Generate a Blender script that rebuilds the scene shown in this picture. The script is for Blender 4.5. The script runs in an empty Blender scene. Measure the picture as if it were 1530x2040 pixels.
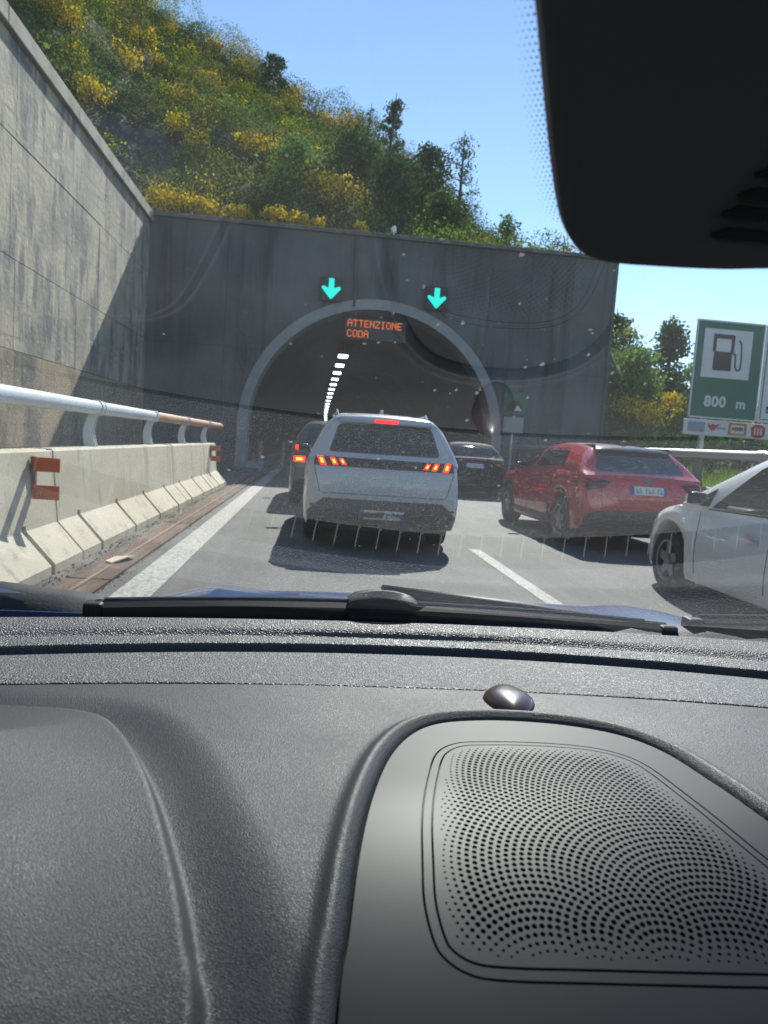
import bpy, bmesh, math, random
import numpy as np
from math import sin, cos, pi, radians, sqrt, atan2
from mathutils import Vector, Matrix
from mathutils.bvhtree import BVHTree
from mathutils.geometry import delaunay_2d_cdt

rng = np.random.default_rng(7)
random.seed(7)
SC = bpy.context.scene
COL = SC.collection

# ------------------------------------------------------------------ camera
EYE = (0.0, 0.0, 1.25)
YAW, PITCH, ROLL = 0.10448, -0.09193, radians(4.0)
cam = bpy.data.cameras.new('camera')
camo = bpy.data.objects.new('camera', cam)
COL.objects.link(camo)
F_ = Vector((sin(YAW) * cos(PITCH), cos(YAW) * cos(PITCH), sin(PITCH)))
R0 = Vector((cos(YAW), -sin(YAW), 0)); U0 = R0.cross(F_)
R_ = R0 * cos(ROLL) + U0 * sin(ROLL); U_ = U0 * cos(ROLL) - R0 * sin(ROLL)
camo.matrix_world = Matrix(((R_.x, U_.x, -F_.x, EYE[0]), (R_.y, U_.y, -F_.y, EYE[1]), (R_.z, U_.z, -F_.z, EYE[2]), (0, 0, 0, 1)))
cam.sensor_fit = 'VERTICAL'; cam.sensor_height = 36.0
cam.lens = 36.0 * 1450 / 2040
cam.clip_start = 0.02; cam.clip_end = 3000
cam.dof.use_dof = True; cam.dof.focus_distance = 0.95; cam.dof.aperture_fstop = 13.0
SC.camera = camo

# ------------------------------------------------------------------ world, sun, exposure
SUN_EL, SUN_AZ = radians(40.4), radians(16.0)          # sun ahead of us, a little to the right
W = bpy.data.worlds.new('World'); SC.world = W; W.use_nodes = True
nt = W.node_tree; nt.nodes.clear()
sky = nt.nodes.new('ShaderNodeTexSky'); sky.sky_type = 'NISHITA'; sky.sun_disc = False
sky.sun_elevation = SUN_EL; sky.sun_rotation = SUN_AZ
sky.altitude = 200; sky.air_density = 1.0; sky.dust_density = 0.0; sky.ozone_density = 2.2
bgn = nt.nodes.new('ShaderNodeBackground'); bgn.inputs[1].default_value = 0.13
wo = nt.nodes.new('ShaderNodeOutputWorld')
nt.links.new(sky.outputs[0], bgn.inputs[0]); nt.links.new(bgn.outputs[0], wo.inputs[0])
sl = bpy.data.lights.new('sun', 'SUN'); sl.energy = 5.0; sl.angle = radians(0.53); sl.color = (1.0, 0.96, 0.9)
slo = bpy.data.objects.new('sun', sl); COL.objects.link(slo)
sdir = Vector((sin(SUN_AZ) * cos(SUN_EL), cos(SUN_AZ) * cos(SUN_EL), sin(SUN_EL)))
slo.rotation_euler = sdir.to_track_quat('Z', 'Y').to_euler()
slo.location = (0, 0, 60)
SC.view_settings.view_transform = 'Standard'; SC.view_settings.look = 'None'
SC.view_settings.exposure = 0.93; SC.view_settings.gamma = 1.0
SC.view_settings.use_curve_mapping = False
SC.render.engine = 'CYCLES'
cy = SC.cycles
cy.max_bounces = 8; cy.diffuse_bounces = 3; cy.glossy_bounces = 4; cy.transmission_bounces = 4
cy.transparent_max_bounces = 24
cy.use_denoising = True
cy.sample_clamp_indirect = 6.0
cy.caustics_reflective = False; cy.caustics_refractive = False

# ------------------------------------------------------------------ materials
MATS = {}
def _ramp(nt, stops):
    r = nt.nodes.new('ShaderNodeValToRGB')
    e = r.color_ramp.elements
    while len(e) < len(stops): e.new(0.5)
    for k, (p, c) in enumerate(stops):
        e[k].position = p; e[k].color = (c[0], c[1], c[2], 1) if not isinstance(c, float) else (c, c, c, 1)
    return r
def mat(name, base=(.5, .5, .5), rough=.6, metal=0., spec=.5, emit=None, estr=0., noise=None, bump=None, coat=0.):
    """noise = (scale xyz, detail, colour2, lo, hi); bump = (scale, strength, distance)"""
    if name in MATS: return MATS[name]
    m = bpy.data.materials.new(name); m.use_nodes = True
    n = m.node_tree; b = n.nodes['Principled BSDF']
    b.inputs['Base Color'].default_value = (*base, 1); b.inputs['Roughness'].default_value = rough
    b.inputs['Metallic'].default_value = metal; b.inputs['Specular IOR Level'].default_value = spec
    b.inputs['Coat Weight'].default_value = coat; b.inputs['Coat Roughness'].default_value = .05
    if emit: b.inputs['Emission Color'].default_value = (*emit, 1); b.inputs['Emission Strength'].default_value = estr
    tc = None
    if noise or bump:
        tc = n.nodes.new('ShaderNodeTexCoord')
    if noise:
        layers = noise if isinstance(noise, list) else [noise]
        prev = None
        for (scl, det, c2, lo, hi) in layers:
            mp = n.nodes.new('ShaderNodeMapping'); mp.inputs['Scale'].default_value = scl
            n.links.new(tc.outputs['Object'], mp.inputs[0])
            t = n.nodes.new('ShaderNodeTexNoise'); t.inputs['Scale'].default_value = 1; t.inputs['Detail'].default_value = det
            t.inputs['Roughness'].default_value = .6
            n.links.new(mp.outputs[0], t.inputs['Vector'])
            mr = n.nodes.new('ShaderNodeMapRange'); mr.inputs[1].default_value = lo; mr.inputs[2].default_value = hi
            n.links.new(t.outputs['Fac'], mr.inputs[0])
            mx = n.nodes.new('ShaderNodeMix'); mx.data_type = 'RGBA'
            n.links.new(mr.outputs[0], mx.inputs[0])
            if prev: n.links.new(prev.outputs[2], mx.inputs[6])
            else: mx.inputs[6].default_value = (*base, 1)
            mx.inputs[7].default_value = (*c2, 1)
            prev = mx
        n.links.new(prev.outputs[2], b.inputs['Base Color'])
    if bump:
        bs, st, dist = bump
        t = n.nodes.new('ShaderNodeTexNoise'); t.inputs['Scale'].default_value = bs; t.inputs['Detail'].default_value = 5
        n.links.new(tc.outputs['Object'], t.inputs['Vector'])
        bp = n.nodes.new('ShaderNodeBump'); bp.inputs['Strength'].default_value = st; bp.inputs['Distance'].default_value = dist
        n.links.new(t.outputs['Fac'], bp.inputs['Height']); n.links.new(bp.outputs[0], b.inputs['Normal'])
    MATS[name] = m
    return m

def grain_mat(name, base, rough, cell, strength, dist, spec=.5):
    """leather-grained soft plastic: raised irregular cells with fine valleys between them"""
    m = bpy.data.materials.new(name); m.use_nodes = True; MATS[name] = m
    n = m.node_tree; b = n.nodes['Principled BSDF']
    b.inputs['Base Color'].default_value = (*base, 1); b.inputs['Roughness'].default_value = rough
    b.inputs['Specular IOR Level'].default_value = spec
    tc = n.nodes.new('ShaderNodeTexCoord')
    wn = n.nodes.new('ShaderNodeTexNoise'); wn.inputs['Scale'].default_value = .5 / cell; wn.inputs['Detail'].default_value = 2
    n.links.new(tc.outputs['Object'], wn.inputs['Vector'])
    add = n.nodes.new('ShaderNodeMix'); add.data_type = 'VECTOR'; add.inputs[0].default_value = .0006 / 1
    va = n.nodes.new('ShaderNodeVectorMath'); va.operation = 'MULTIPLY_ADD'
    va.inputs[1].default_value = (cell * 1.3,) * 3
    n.links.new(wn.outputs['Color'], va.inputs[0]); n.links.new(tc.outputs['Object'], va.inputs[2])
    v = n.nodes.new('ShaderNodeTexVoronoi'); v.feature = 'DISTANCE_TO_EDGE'; v.inputs['Scale'].default_value = 1 / cell
    n.links.new(va.outputs[0], v.inputs['Vector'])
    mr = n.nodes.new('ShaderNodeMapRange'); mr.interpolation_type = 'SMOOTHSTEP'; mr.inputs[1].default_value = 0; mr.inputs[2].default_value = .32
    n.links.new(v.outputs['Distance'], mr.inputs[0])
    bp = n.nodes.new('ShaderNodeBump'); bp.inputs['Strength'].default_value = strength; bp.inputs['Distance'].default_value = dist
    n.links.new(mr.outputs[0], bp.inputs['Height']); n.links.new(bp.outputs[0], b.inputs['Normal'])
    # dust lying in the valleys and a slow mottling of the sheen
    n2 = n.nodes.new('ShaderNodeTexNoise'); n2.inputs['Scale'].default_value = 14; n2.inputs['Detail'].default_value = 4
    n.links.new(tc.outputs['Object'], n2.inputs['Vector'])
    m2 = n.nodes.new('ShaderNodeMapRange'); m2.inputs[1].default_value = .3; m2.inputs[2].default_value = .7
    m2.inputs[3].default_value = rough - .05; m2.inputs[4].default_value = rough + .05
    n.links.new(n2.outputs['Fac'], m2.inputs[0]); n.links.new(m2.outputs[0], b.inputs['Roughness'])
    return m

def leaf_mat(name, stops, clump=None, trans=.3):
    m = bpy.data.materials.new(name); m.use_nodes = True; MATS[name] = m
    n = m.node_tree; n.nodes.clear()
    out = n.nodes.new('ShaderNodeOutputMaterial')
    g = n.nodes.new('ShaderNodeNewGeometry')
    r = _ramp(n, stops); n.links.new(g.outputs['Random Per Island'], r.inputs[0])
    src = r
    if clump:
        tc = n.nodes.new('ShaderNodeTexCoord'); t = n.nodes.new('ShaderNodeTexNoise')
        t.inputs['Scale'].default_value = clump[0]; t.inputs['Detail'].default_value = 3
        n.links.new(tc.outputs['Object'], t.inputs['Vector'])
        mr = n.nodes.new('ShaderNodeMapRange'); mr.inputs[1].default_value = clump[1]; mr.inputs[2].default_value = clump[2]
        n.links.new(t.outputs['Fac'], mr.inputs[0])
        mx = n.nodes.new('ShaderNodeMix'); mx.data_type = 'RGBA'; mx.inputs[7].default_value = (*clump[3], 1)
        n.links.new(mr.outputs[0], mx.inputs[0]); n.links.new(r.outputs[0], mx.inputs[6])
        csock = mx.outputs[2]
    else: csock = r.outputs[0]
    d = n.nodes.new('ShaderNodeBsdfDiffuse'); tr = n.nodes.new('ShaderNodeBsdfTranslucent'); gl = n.nodes.new('ShaderNodeBsdfGlossy')
    gl.inputs['Roughness'].default_value = .6
    n.links.new(csock, d.inputs[0]); n.links.new(csock, tr.inputs[0])
    m1 = n.nodes.new('ShaderNodeMixShader'); m1.inputs[0].default_value = trans
    n.links.new(d.outputs[0], m1.inputs[1]); n.links.new(tr.outputs[0], m1.inputs[2])
    m2 = n.nodes.new('ShaderNodeMixShader'); m2.inputs[0].default_value = .012
    n.links.new(m1.outputs[0], m2.inputs[1]); n.links.new(gl.outputs[0], m2.inputs[2])
    n.links.new(m2.outputs[0], out.inputs[0])
    return m

# ------------------------------------------------------------------ mesh helpers
class MB:
    def __init__(s): s.v = []; s.f = []
    def add(s, vs, fs):
        o = len(s.v); s.v += [tuple(p) for p in vs]; s.f += [tuple(i + o for i in f) for f in fs]
    def box(s, a, b, ch=0.):
        (x0, y0, z0), (x1, y1, z1) = a, b
        if ch <= 0:
            s.add([(x0, y0, z0), (x1, y0, z0), (x1, y1, z0), (x0, y1, z0), (x0, y0, z1), (x1, y0, z1), (x1, y1, z1), (x0, y1, z1)],
                  [(0, 3, 2, 1), (4, 5, 6, 7), (0, 1, 5, 4), (1, 2, 6, 5), (2, 3, 7, 6), (3, 0, 4, 7)])
        else:
            bm = bmesh.new(); bmesh.ops.create_cube(bm, size=1)
            for v in bm.verts: v.co = Vector(((x0 + x1) / 2 + v.co.x * (x1 - x0), (y0 + y1) / 2 + v.co.y * (y1 - y0), (z0 + z1) / 2 + v.co.z * (z1 - z0)))
            bmesh.ops.bevel(bm, geom=bm.edges[:], offset=ch, segments=2, affect='EDGES', profile=.5)
            bm.verts.index_update()
            s.add([v.co[:] for v in bm.verts], [[v.index for v in f.verts] for f in bm.faces]); bm.free()
        return s
    def tube(s, pts, rad, n=10, cap=True):
        pts = [Vector(p) for p in pts]; rad = rad if isinstance(rad, (list, tuple)) else [rad] * len(pts)
        rings = []; prev = None
        for i, p in enumerate(pts):
            t = (pts[min(i + 1, len(pts) - 1)] - pts[max(i - 1, 0)]).normalized()
            if prev is None:
                u = t.orthogonal().normalized()
            else:
                u = (prev - t * prev.dot(t)).normalized()
            prev = u; w = t.cross(u)
            rings.append([p + (u * cos(2 * pi * k / n) + w * sin(2 * pi * k / n)) * rad[i] for k in range(n)])
        vs = [q for r in rings for q in r]; fs = []
        for i in range(len(pts) - 1):
            for k in range(n):
                fs.append((i * n + k, i * n + (k + 1) % n, (i + 1) * n + (k + 1) % n, (i + 1) * n + k))
        if cap:
            fs.append(tuple(range(n))[::-1]); fs.append(tuple((len(pts) - 1) * n + k for k in range(n)))
        s.add(vs, fs); return s
    def prism(s, poly, axis, a, b):
        """2D polygon extruded along axis between a and b; poly gives the other two coordinates in xyz order"""
        n = len(poly)
        def P(p, t): 
            q = list(p); q.insert(axis, t); return tuple(q)
        s.add([P(p, a) for p in poly] + [P(p, b) for p in poly],
              [tuple(range(n)), tuple(range(2 * n - 1, n - 1, -1))] + [(i, i + n, (i + 1) % n + n, (i + 1) % n) for i in range(n)])
        return s
    def grid(s, P, closed=False):
        """P array (r,c,3)"""
        r, c = P.shape[:2]
        fs = [(i * c + j, i * c + (j + 1) % c, (i + 1) * c + (j + 1) % c, (i + 1) * c + j) for i in range(r - 1) for j in range(c if closed else c - 1)]
        s.add(P.reshape(-1, 3).tolist(), fs); return s
    def lathe(s, prof, axis_o, axis='x', n=28):
        """prof = (radius, along)"""
        vs = []
        for (r, a) in prof:
            for k in range(n):
                t = 2 * pi * k / n
                vs.append((axis_o[0] + a, axis_o[1] + r * cos(t), axis_o[2] + r * sin(t)) if axis == 'x' else (axis_o[0] + r * cos(t), axis_o[1] + r * sin(t), axis_o[2] + a))
        fs = [(i * n + k, i * n + (k + 1) % n, (i + 1) * n + (k + 1) % n, (i + 1) * n + k) for i in range(len(prof) - 1) for k in range(n)]
        s.add(vs, fs); return s
    def build(s, name, material, parent=None, smooth=False, world=True, fixn=True):
        me = bpy.data.meshes.new(name); me.from_pydata(s.v, [], s.f); me.update()
        if fixn:
            bm = bmesh.new(); bm.from_mesh(me); bmesh.ops.recalc_face_normals(bm, faces=bm.faces[:]); bm.to_mesh(me); bm.free()
        return link(name, me, material, parent, smooth, world)
def link(name, me, material, parent=None, smooth=False, world=True):
    for mm in (material if isinstance(material, list) else [material]): me.materials.append(mm)
    if smooth:
        me.polygons.foreach_set('use_smooth', [True] * len(me.polygons))
        if smooth is not True:
            try: me.set_sharp_from_angle(angle=radians(smooth))
            except Exception: pass
    o = bpy.data.objects.new(name, me); COL.objects.link(o)
    if parent is not None:
        o.parent = parent
        if world and parent.type == 'EMPTY': o.matrix_parent_inverse = Matrix.Translation(-Vector(parent.location))
    return o
def np_mesh(name, V, Fq, material, parent=None, smooth=False):
    me = bpy.data.meshes.new(name)
    V = np.asarray(V, np.float32); Fq = np.asarray(Fq, np.int32); k = Fq.shape[1]
    me.vertices.add(len(V)); me.vertices.foreach_set('co', V.ravel())
    me.loops.add(Fq.size); me.loops.foreach_set('vertex_index', Fq.ravel())
    me.polygons.add(len(Fq)); me.polygons.foreach_set('loop_start', np.arange(0, Fq.size, k, dtype=np.int32))
    me.update(); me.validate()
    return link(name, me, material, parent, smooth)
def tag(o, label=None, cat=None, group=None, kind=None):
    if label: o['label'] = label
    if cat: o['category'] = cat
    if group: o['group'] = group
    if kind: o['kind'] = kind
    return o
def empty(name, loc, rz=0., **k):
    o = bpy.data.objects.new(name, None); COL.objects.link(o); o.location = loc; o.rotation_euler = (0, 0, rz)
    o.empty_display_size = .2
    return tag(o, **k)
def text_mesh(body, size, spacing=1.0, bold=0.):
    cu = bpy.data.curves.new('lettering', 'FONT'); cu.body = body; cu.size = size; cu.align_x = 'LEFT'; cu.space_character = spacing; cu.offset = bold
    cu.resolution_u = 3
    o = bpy.data.objects.new('lettering', cu); COL.objects.link(o)
    dg = bpy.context.evaluated_depsgraph_get(); me = bpy.data.meshes.new_from_object(o.evaluated_get(dg))
    bpy.data.objects.remove(o); bpy.data.curves.remove(cu)
    return me
def sstep(t): t = np.clip(t, 0, 1); return t * t * (3 - 2 * t)

# shared materials
M_asphalt = mat('asphalt', (.105, .102, .096), .8, noise=[((3, .7, 1), 5, (.14, .137, .128), .42, .65), ((1.3, .06, 1), 5, (.072, .07, .066), .5, .68), ((.35, .4, 1), 4, (.125, .122, .115), .55, .6), ((48, 48, 48), 3, (.21, .205, .19), .56, .7), ((34, 34, 34), 2, (.045, .045, .045), .56, .72)], bump=(160, .5, .006))
M_paint = mat('road_paint', (.46, .44, .38), .75, noise=[((20, 9, 9), 7, (.26, .25, .23), .46, .66), ((38, 30, 38), 3, (.24, .23, .21), .5, .62)], bump=(140, .3, .004))
M_dirt = mat('gutter_dirt', (.2, .185, .155), .95, noise=[((6, 1.5, 2), 6, (.1, .09, .075), .42, .62), ((50, 50, 50), 3, (.32, .3, .26), .6, .75)], bump=(60, .8, .02))
M_rust = mat('rusted_steel', (.115, .066, .043), .88, noise=[((8, 1.2, 4), 6, (.2, .145, .1), .42, .65), ((60, 30, 60), 3, (.07, .035, .024), .5, .7)], bump=(70, .5, .008))
M_conc_wall = mat('weathered_concrete', (.46, .40, .30), .9, noise=[((.9, .55, .5), 8, (.25, .225, .185), .48, .62), ((1.6, 2.0, .5), 9, (.16, .158, .156), .49, .60), ((1, .25, 10), 3, (.30, .27, .21), .56, .66), ((4, 5, .7), 7, (.14, .135, .13), .58, .74), ((1.5, 1.5, 6), 5, (.42, .37, .28), .58, .72), ((7, 9, .5), 6, (.12, .115, .11), .60, .76)], bump=(9, .6, .03))
M_conc_brown = mat('stained_concrete', (.36, .28, .18), .9, noise=[((1, .8, .35), 8, (.12, .11, .1), .5, .66), ((5, 4, .8), 7, (.09, .085, .08), .58, .72), ((2, 2, 5), 5, (.36, .3, .2), .55, .7)], bump=(9, .5, .03))
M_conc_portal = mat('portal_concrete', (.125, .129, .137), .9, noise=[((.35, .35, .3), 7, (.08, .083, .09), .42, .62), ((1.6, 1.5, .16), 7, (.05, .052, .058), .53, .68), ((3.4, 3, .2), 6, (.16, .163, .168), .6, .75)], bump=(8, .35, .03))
M_ring = mat('pale_concrete', (.33, .335, .345), .85, noise=((2, 2, 2), 6, (.27, .275, .28), .4, .65))
M_coping = mat('coping_concrete', (.36, .33, .27), .9, noise=((2, 1.4, 2), 7, (.22, .2, .17), .42, .65), bump=(20, .4, .02))
M_barrier = mat('barrier_concrete', (.56, .505, .385), .85, noise=[((1.5, .5, 1.1), 7, (.46, .41, .30), .4, .62), ((6, 5, .8), 7, (.26, .235, .185), .55, .72), ((30, 30, 30), 3, (.42, .4, .34), .62, .75)], bump=(28, .3, .01))
M_dark = mat('dark_gap', (.02, .02, .02), .9)
M_pipe = mat('pale_painted_steel', (.55, .6, .63), .45, noise=((3, .8, 3), 5, (.45, .49, .5), .5, .7))
M_pipe_b = mat('ochre_primed_steel', (.42, .24, .13), .6, noise=((4, 1.5, 4), 5, (.34, .18, .1), .45, .65))
M_galv = mat('galvanised_steel', (.5, .51, .5), .5, .6, noise=((4, 2, 4), 5, (.4, .41, .4), .4, .7))
M_orange = mat('orange_reflector', (.52, .1, .025), .55, noise=((30, 30, 30), 3, (.4, .075, .02), .5, .7))
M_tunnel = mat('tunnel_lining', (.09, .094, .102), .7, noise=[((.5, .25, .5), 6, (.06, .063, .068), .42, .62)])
M_rock = mat('hillside_soil', (.07, .075, .045), .95, noise=[((.35, .35, .35), 8, (.045, .055, .025), .42, .55), ((1.6, 1.6, 1.1), 7, (.14, .135, .12), .58, .72)], bump=(1.5, 1., .5))
M_ground = mat('verge_soil', (.11, .12, .05), .95, noise=((.8, .8, .8), 6, (.15, .17, .05), .4, .65), bump=(8, .6, .05))

# ================================================================== SETTING
def flat(name, x0, x1, y0, y1, z, m, parent=None, ny=1):
    b = MB(); ys = np.linspace(y0, y1, ny + 1)
    b.add([(x, y, z) for y in ys for x in (x0, x1)], [(2 * i, 2 * i + 1, 2 * i + 3, 2 * i + 2) for i in range(ny)])
    return b.build(name, m, parent)
tag(flat('ground', -900, 900, -500, 1500, -.35, M_ground), kind='structure')
road = tag(flat('road', -1.52, 8.4, -30, 175, 0, M_asphalt), kind='structure')
tag(flat('gutter', -6.9, -1.52, -30, 29.5, -.012, M_dirt), kind='structure')
flat('edge_line', -1.41, -1.13, -20, 120, .004, M_paint, road)
flat('shoulder_line', 5.75, 5.95, -20, 120, .004, M_paint, road)
for y0 in (-7.45, 4.55, 16.55, 28.55, 40.55):
    flat('lane_dash', 2.06, 2.21, y0, y0 + 4.5, .004, M_paint, road)
# small stones and litter of the gutter
b = MB()
for _ in range(900):
    y = 4 + 15 * random.random() ** 1.5; x = random.choice((random.gauss(-1.98, .06), random.gauss(-1.5, .05))); r = random.uniform(.004, .016)
    v = [(x + r * random.uniform(.7, 1.3), y, -.01 + r * .4), (x - r, y + r * .4, -.01 + r * .3), (x, y + r, -.01), (x, y - r * 1.2, -.01), (x + r * .1, y, -.01 + r * random.uniform(.8, 1.5))]
    b.add(v, [(0, 2, 4), (2, 1, 4), (1, 3, 4), (3, 0, 4)])
tag(b.build('gutter_gravel', mat('grit', (.3, .28, .24), .9), None), 'loose grit lying along the gutter beside the barrier', 'gravel', kind='stuff')
# rusted drain channel: two flat runs with a pale joint between them
dc = empty('drain_channel', (-1.71, 12, 0), label='long rust brown drain channel running along the foot of the barrier', cat='drain')
for (x0, x1) in ((-1.885, -1.735), (-1.70, -1.555)):
    yy = -4.0; k = 0
    while yy < 26:
        MB().box((x0, yy, -.01), (x1, yy + 1.985, .012 + .003 * (k % 2)), .004).build('cover_plate', M_rust, dc)
        yy += 2.0; k += 1
MB().box((-1.734, -4, -.01), (-1.701, 26, .020)).build('channel_lip', mat('dusty_rust', (.3, .21, .14), .9, noise=((6, 2, 4), 4, (.2, .13, .09), .4, .65)), dc)
# scrap on the channel
t = MB(); t.add([(-1.80, 6.75, .03), (-1.72, 6.66, .032), (-1.62, 6.86, .06), (-1.60, 7.0, .05), (-1.68, 7.06, .03), (-1.76, 6.92, .045)], [(0, 1, 5), (1, 2, 5), (2, 3, 4), (2, 4, 5)])
bm_o = t.build('litter', mat('cardboard', (.62, .52, .36), .8)); md = bm_o.modifiers.new('s', 'SOLIDIFY'); md.thickness = .012
tag(bm_o, 'crumpled pale cardboard scrap lying on the rusty drain channel', 'litter')

# ---- terrain (one sheet with the road cutting left open)
RX = np.array([-70, -40, -13.4, 3, 19, 26, 33, 45, 80.]); RZ = np.array([66, 55, 39.0, 30.4, 19.0, 10, 6.5, 4, 3.])
def vnoise(x, y, s, seed):
    r = np.random.default_rng(seed); G = r.random((64, 64))
    x = x / s + 100; y = y / s + 100
    xi = np.floor(x).astype(int); yi = np.floor(y).astype(int); fx = sstep(x - xi); fy = sstep(y - yi)
    g = lambda a, b_: G[a % 64, b_ % 64]
    return (g(xi, yi) * (1 - fx) + g(xi + 1, yi) * fx) * (1 - fy) + (g(xi, yi + 1) * (1 - fx) + g(xi + 1, yi + 1) * fx) * fy - .5
def terrain_z(x, y):
    x = np.asarray(x, float); y = np.asarray(y, float)
    zr = np.interp(x, RX, RZ)
    zb = np.interp(x, [-60, -25, -7.5, 11.3, 12.4, 15, 22, 60], [26, 17, 9.0, 9.0, 6.0, 1.6, 1.2, 1.0])
    t = (y - 30.5) / 41.5
    up = zb + (zr - zb) * (np.clip(t, 0, 1) ** 1.25)
    zback = zr - np.clip(y - 72, 0, None) * .35
    zhi = np.where(t < 1, up, zback)
    zfront_l = np.interp(x, [-60, -25, -7.2], [26, 17, 9.0])
    zfront_r = .05 + np.clip(x - 8.3, 0, 3) * .16 + np.clip(x - 11.3, 0, 40) * .06
    zf = np.where(x < 2, zfront_l, zfront_r)
    w = np.where((x > -7.3) & (x < 11.5), (y > 29.2) * 1.0, sstep((y - 29.0) / 1.5))
    zf = np.where(x > 11.8, zf + np.clip(y - 20, 0, 12) * .05, zf)
    z = zf * (1 - w) + zhi * w
    amp = np.clip((y - 31) / 6, 0, 1) + np.where((x < -8), np.clip((-8 - x) / 3, 0, 1), 0)
    z = z + np.clip(amp, 0, 1) * (vnoise(x, y, 6, 1) * 3.2 + vnoise(x, y, 2.4, 2) * 1.1 + vnoise(x, y, 13, 3) * 2.5)
    z = z + vnoise(x, y, 1.1, 4) * .12
    return z
xs = np.concatenate([np.arange(-64, -7, .9), [-6.75], np.arange(-6, 8, .9), np.arange(8.3, 30, .6), np.arange(30, 66, 1.5)])
ys = np.concatenate([np.arange(-12, 28.5, .9), np.arange(29.3, 33, .45), np.arange(33, 80, .8), np.arange(80, 130, 3)])
GX, GY = np.meshgrid(xs, ys)
GZ = terrain_z(GX, GY)
V = np.stack([GX, GY, GZ], -1); nc = len(xs)
cut = lambda x, y: ((y < 29.25) & (x > -6.8) & (x < 8.2)) | ((y > 27.6) & (y < 29.25) & (x > -6.8) & (x < 11.75))
faces = []
for i in range(len(ys) - 1):
    for j in range(nc - 1):
        if cut((xs[j] + xs[j + 1]) / 2, ys[i]): continue
        faces.append((i * nc + j, i * nc + j + 1, (i + 1) * nc + j + 1, (i + 1) * nc + j))
tag(np_mesh('hillside', V.reshape(-1, 3), faces, M_rock, smooth=True), kind='structure')

# ================================================================== RETAINING WALL (left)
XW = -6.53
rw = empty('retaining_wall', (XW, 16, 0), label='tall weathered concrete retaining wall with stained panels, left of the road', cat='wall')
MB().box((XW - .5, -6, -.3), (XW - .06, 29.0, 8.95)).build('wall_core', M_dark, rw)
rows = [(-.05, 2.715), (2.725, 4.62), (4.63, 7.05), (7.06, 8.95)]
for k, (z0, z1) in enumerate(rows):
    y = 28.98; wdt = [5.3, 4.1, 6.3, 6.2][k]
    while y > -3:
        ya = max(-6, y - wdt)
        pr = random.uniform(-.006, .006) + (.012 if k == 3 and y < 24 else 0)
        MB().box((XW - .14, ya + .006, z0), (XW + pr, y - .004, z1), .006).build('panel', M_conc_brown if k == 0 else M_conc_wall, rw)
        y = ya
for k in range(8):
    MB().box((XW - .42, 24.6 - 4.4 * k + .004, 8.952), (XW + .13, min(29.35, 29.0 - 4.4 * k), 9.32), .025).build('coping_stone', M_coping, rw)

# ================================================================== TUNNEL PORTAL
PY = 29.0; AX, AZ, RO, RI = 2.3, 1.6, 5.25, 4.86
PX0, PX1, PTOP = XW - .1, 11.73, 9.2
tp = empty('tunnel_portal', (2.3, PY, 0), label='grey concrete tunnel portal wall with arched road opening', cat='tunnel')
th = np.linspace(pi, 0, 73)
xa = AX + (RO - .03) * np.cos(th); za = AZ + (RO - .03) * np.sin(th)
b = MB()
cols = [(PX0, None)] + [(xa[0], None)]
top = lambda x: PTOP
def quad(p): b.add(p, [(0, 1, 2, 3)])
for yy in (PY, PY + .9):
    quad([(PX0, yy, -.3), (xa[0], yy, -.3), (xa[0], yy, PTOP), (PX0, yy, PTOP)])
    quad([(xa[-1], yy, -.3), (PX1, yy, -.3), (PX1, yy, PTOP), (xa[-1], yy, PTOP)])
    for i in range(len(th) - 1):
        quad([(xa[i], yy, za[i]), (xa[i + 1], yy, za[i + 1]), (xa[i + 1], yy, PTOP), (xa[i], yy, PTOP)])
quad([(PX1, PY, -.3), (PX1, PY + .9, -.3), (PX1, PY + .9, PTOP), (PX1, PY, PTOP)])
quad([(PX0, PY, PTOP), (PX1, PY, PTOP), (PX1, PY + .9, PTOP), (PX0, PY + .9, PTOP)])
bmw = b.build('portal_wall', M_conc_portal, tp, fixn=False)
MB().box((PX0, PY - .12, PTOP + .002), (PX1 + .1, PY + 1.0, PTOP + .16), .02).build('coping', mat('dark_coping', (.12, .12, .115), .9, noise=((3, 3, 3), 6, (.2, .195, .18), .45, .65)), tp)
MB().box((PX1 - .06, PY - .06, -.2), (PX1 + .07, PY + .9, PTOP - .003), .01).build('end_pilaster', M_conc_portal, tp)
prof_o = [(AX - RO, -.2)] + [(AX + RO * cos(t), AZ + RO * sin(t)) for t in np.linspace(pi, 0, 61)] + [(AX + RO, -.2)]
prof_i = [(AX - RI, -.2)] + [(AX + RI * cos(t), AZ + RI * sin(t)) for t in np.linspace(pi, 0, 61)] + [(AX + RI, -.2)]
P = np.array([[(x, PY - .10, z) for x, z in prof_o], [(x, PY - .10, z) for x, z in prof_i], [(x, PY + 1.2, z) for x, z in prof_i], [(x, PY + 1.2, z) for x, z in prof_o], [(x, PY - .10, z) for x, z in prof_o]])
MB().grid(P).build('arch_ring', M_ring, tp)
yt = np.concatenate([[PY + 1.2], np.arange(31, 176, 3.)])
xo = lambda y: 9e-5 * max(0, y - 35) ** 2
prof_l = [(AX - RI - .05, -.2)] + [(AX + (RI + .05) * cos(t), AZ + (RI + .05) * sin(t)) for t in np.linspace(pi, 0, 41)] + [(AX + RI + .05, -.2)]
P = np.array([[(x + xo(y), y, z) for x, z in prof_l] for y in yt])
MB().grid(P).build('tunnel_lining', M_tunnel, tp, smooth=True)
MB().prism([(x + xo(175), z) for x, z in prof_l], 1, 175, 175.4).build('tunnel_end', M_dark, tp)
for s in (-1, 1):
    MB().box((AX + s * (RI - .35) - .35, PY + .2, -.05), (AX + s * (RI - .35) + .35, 120, .22), .02).build('walkway_kerb', M_ring, tp)
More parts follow.
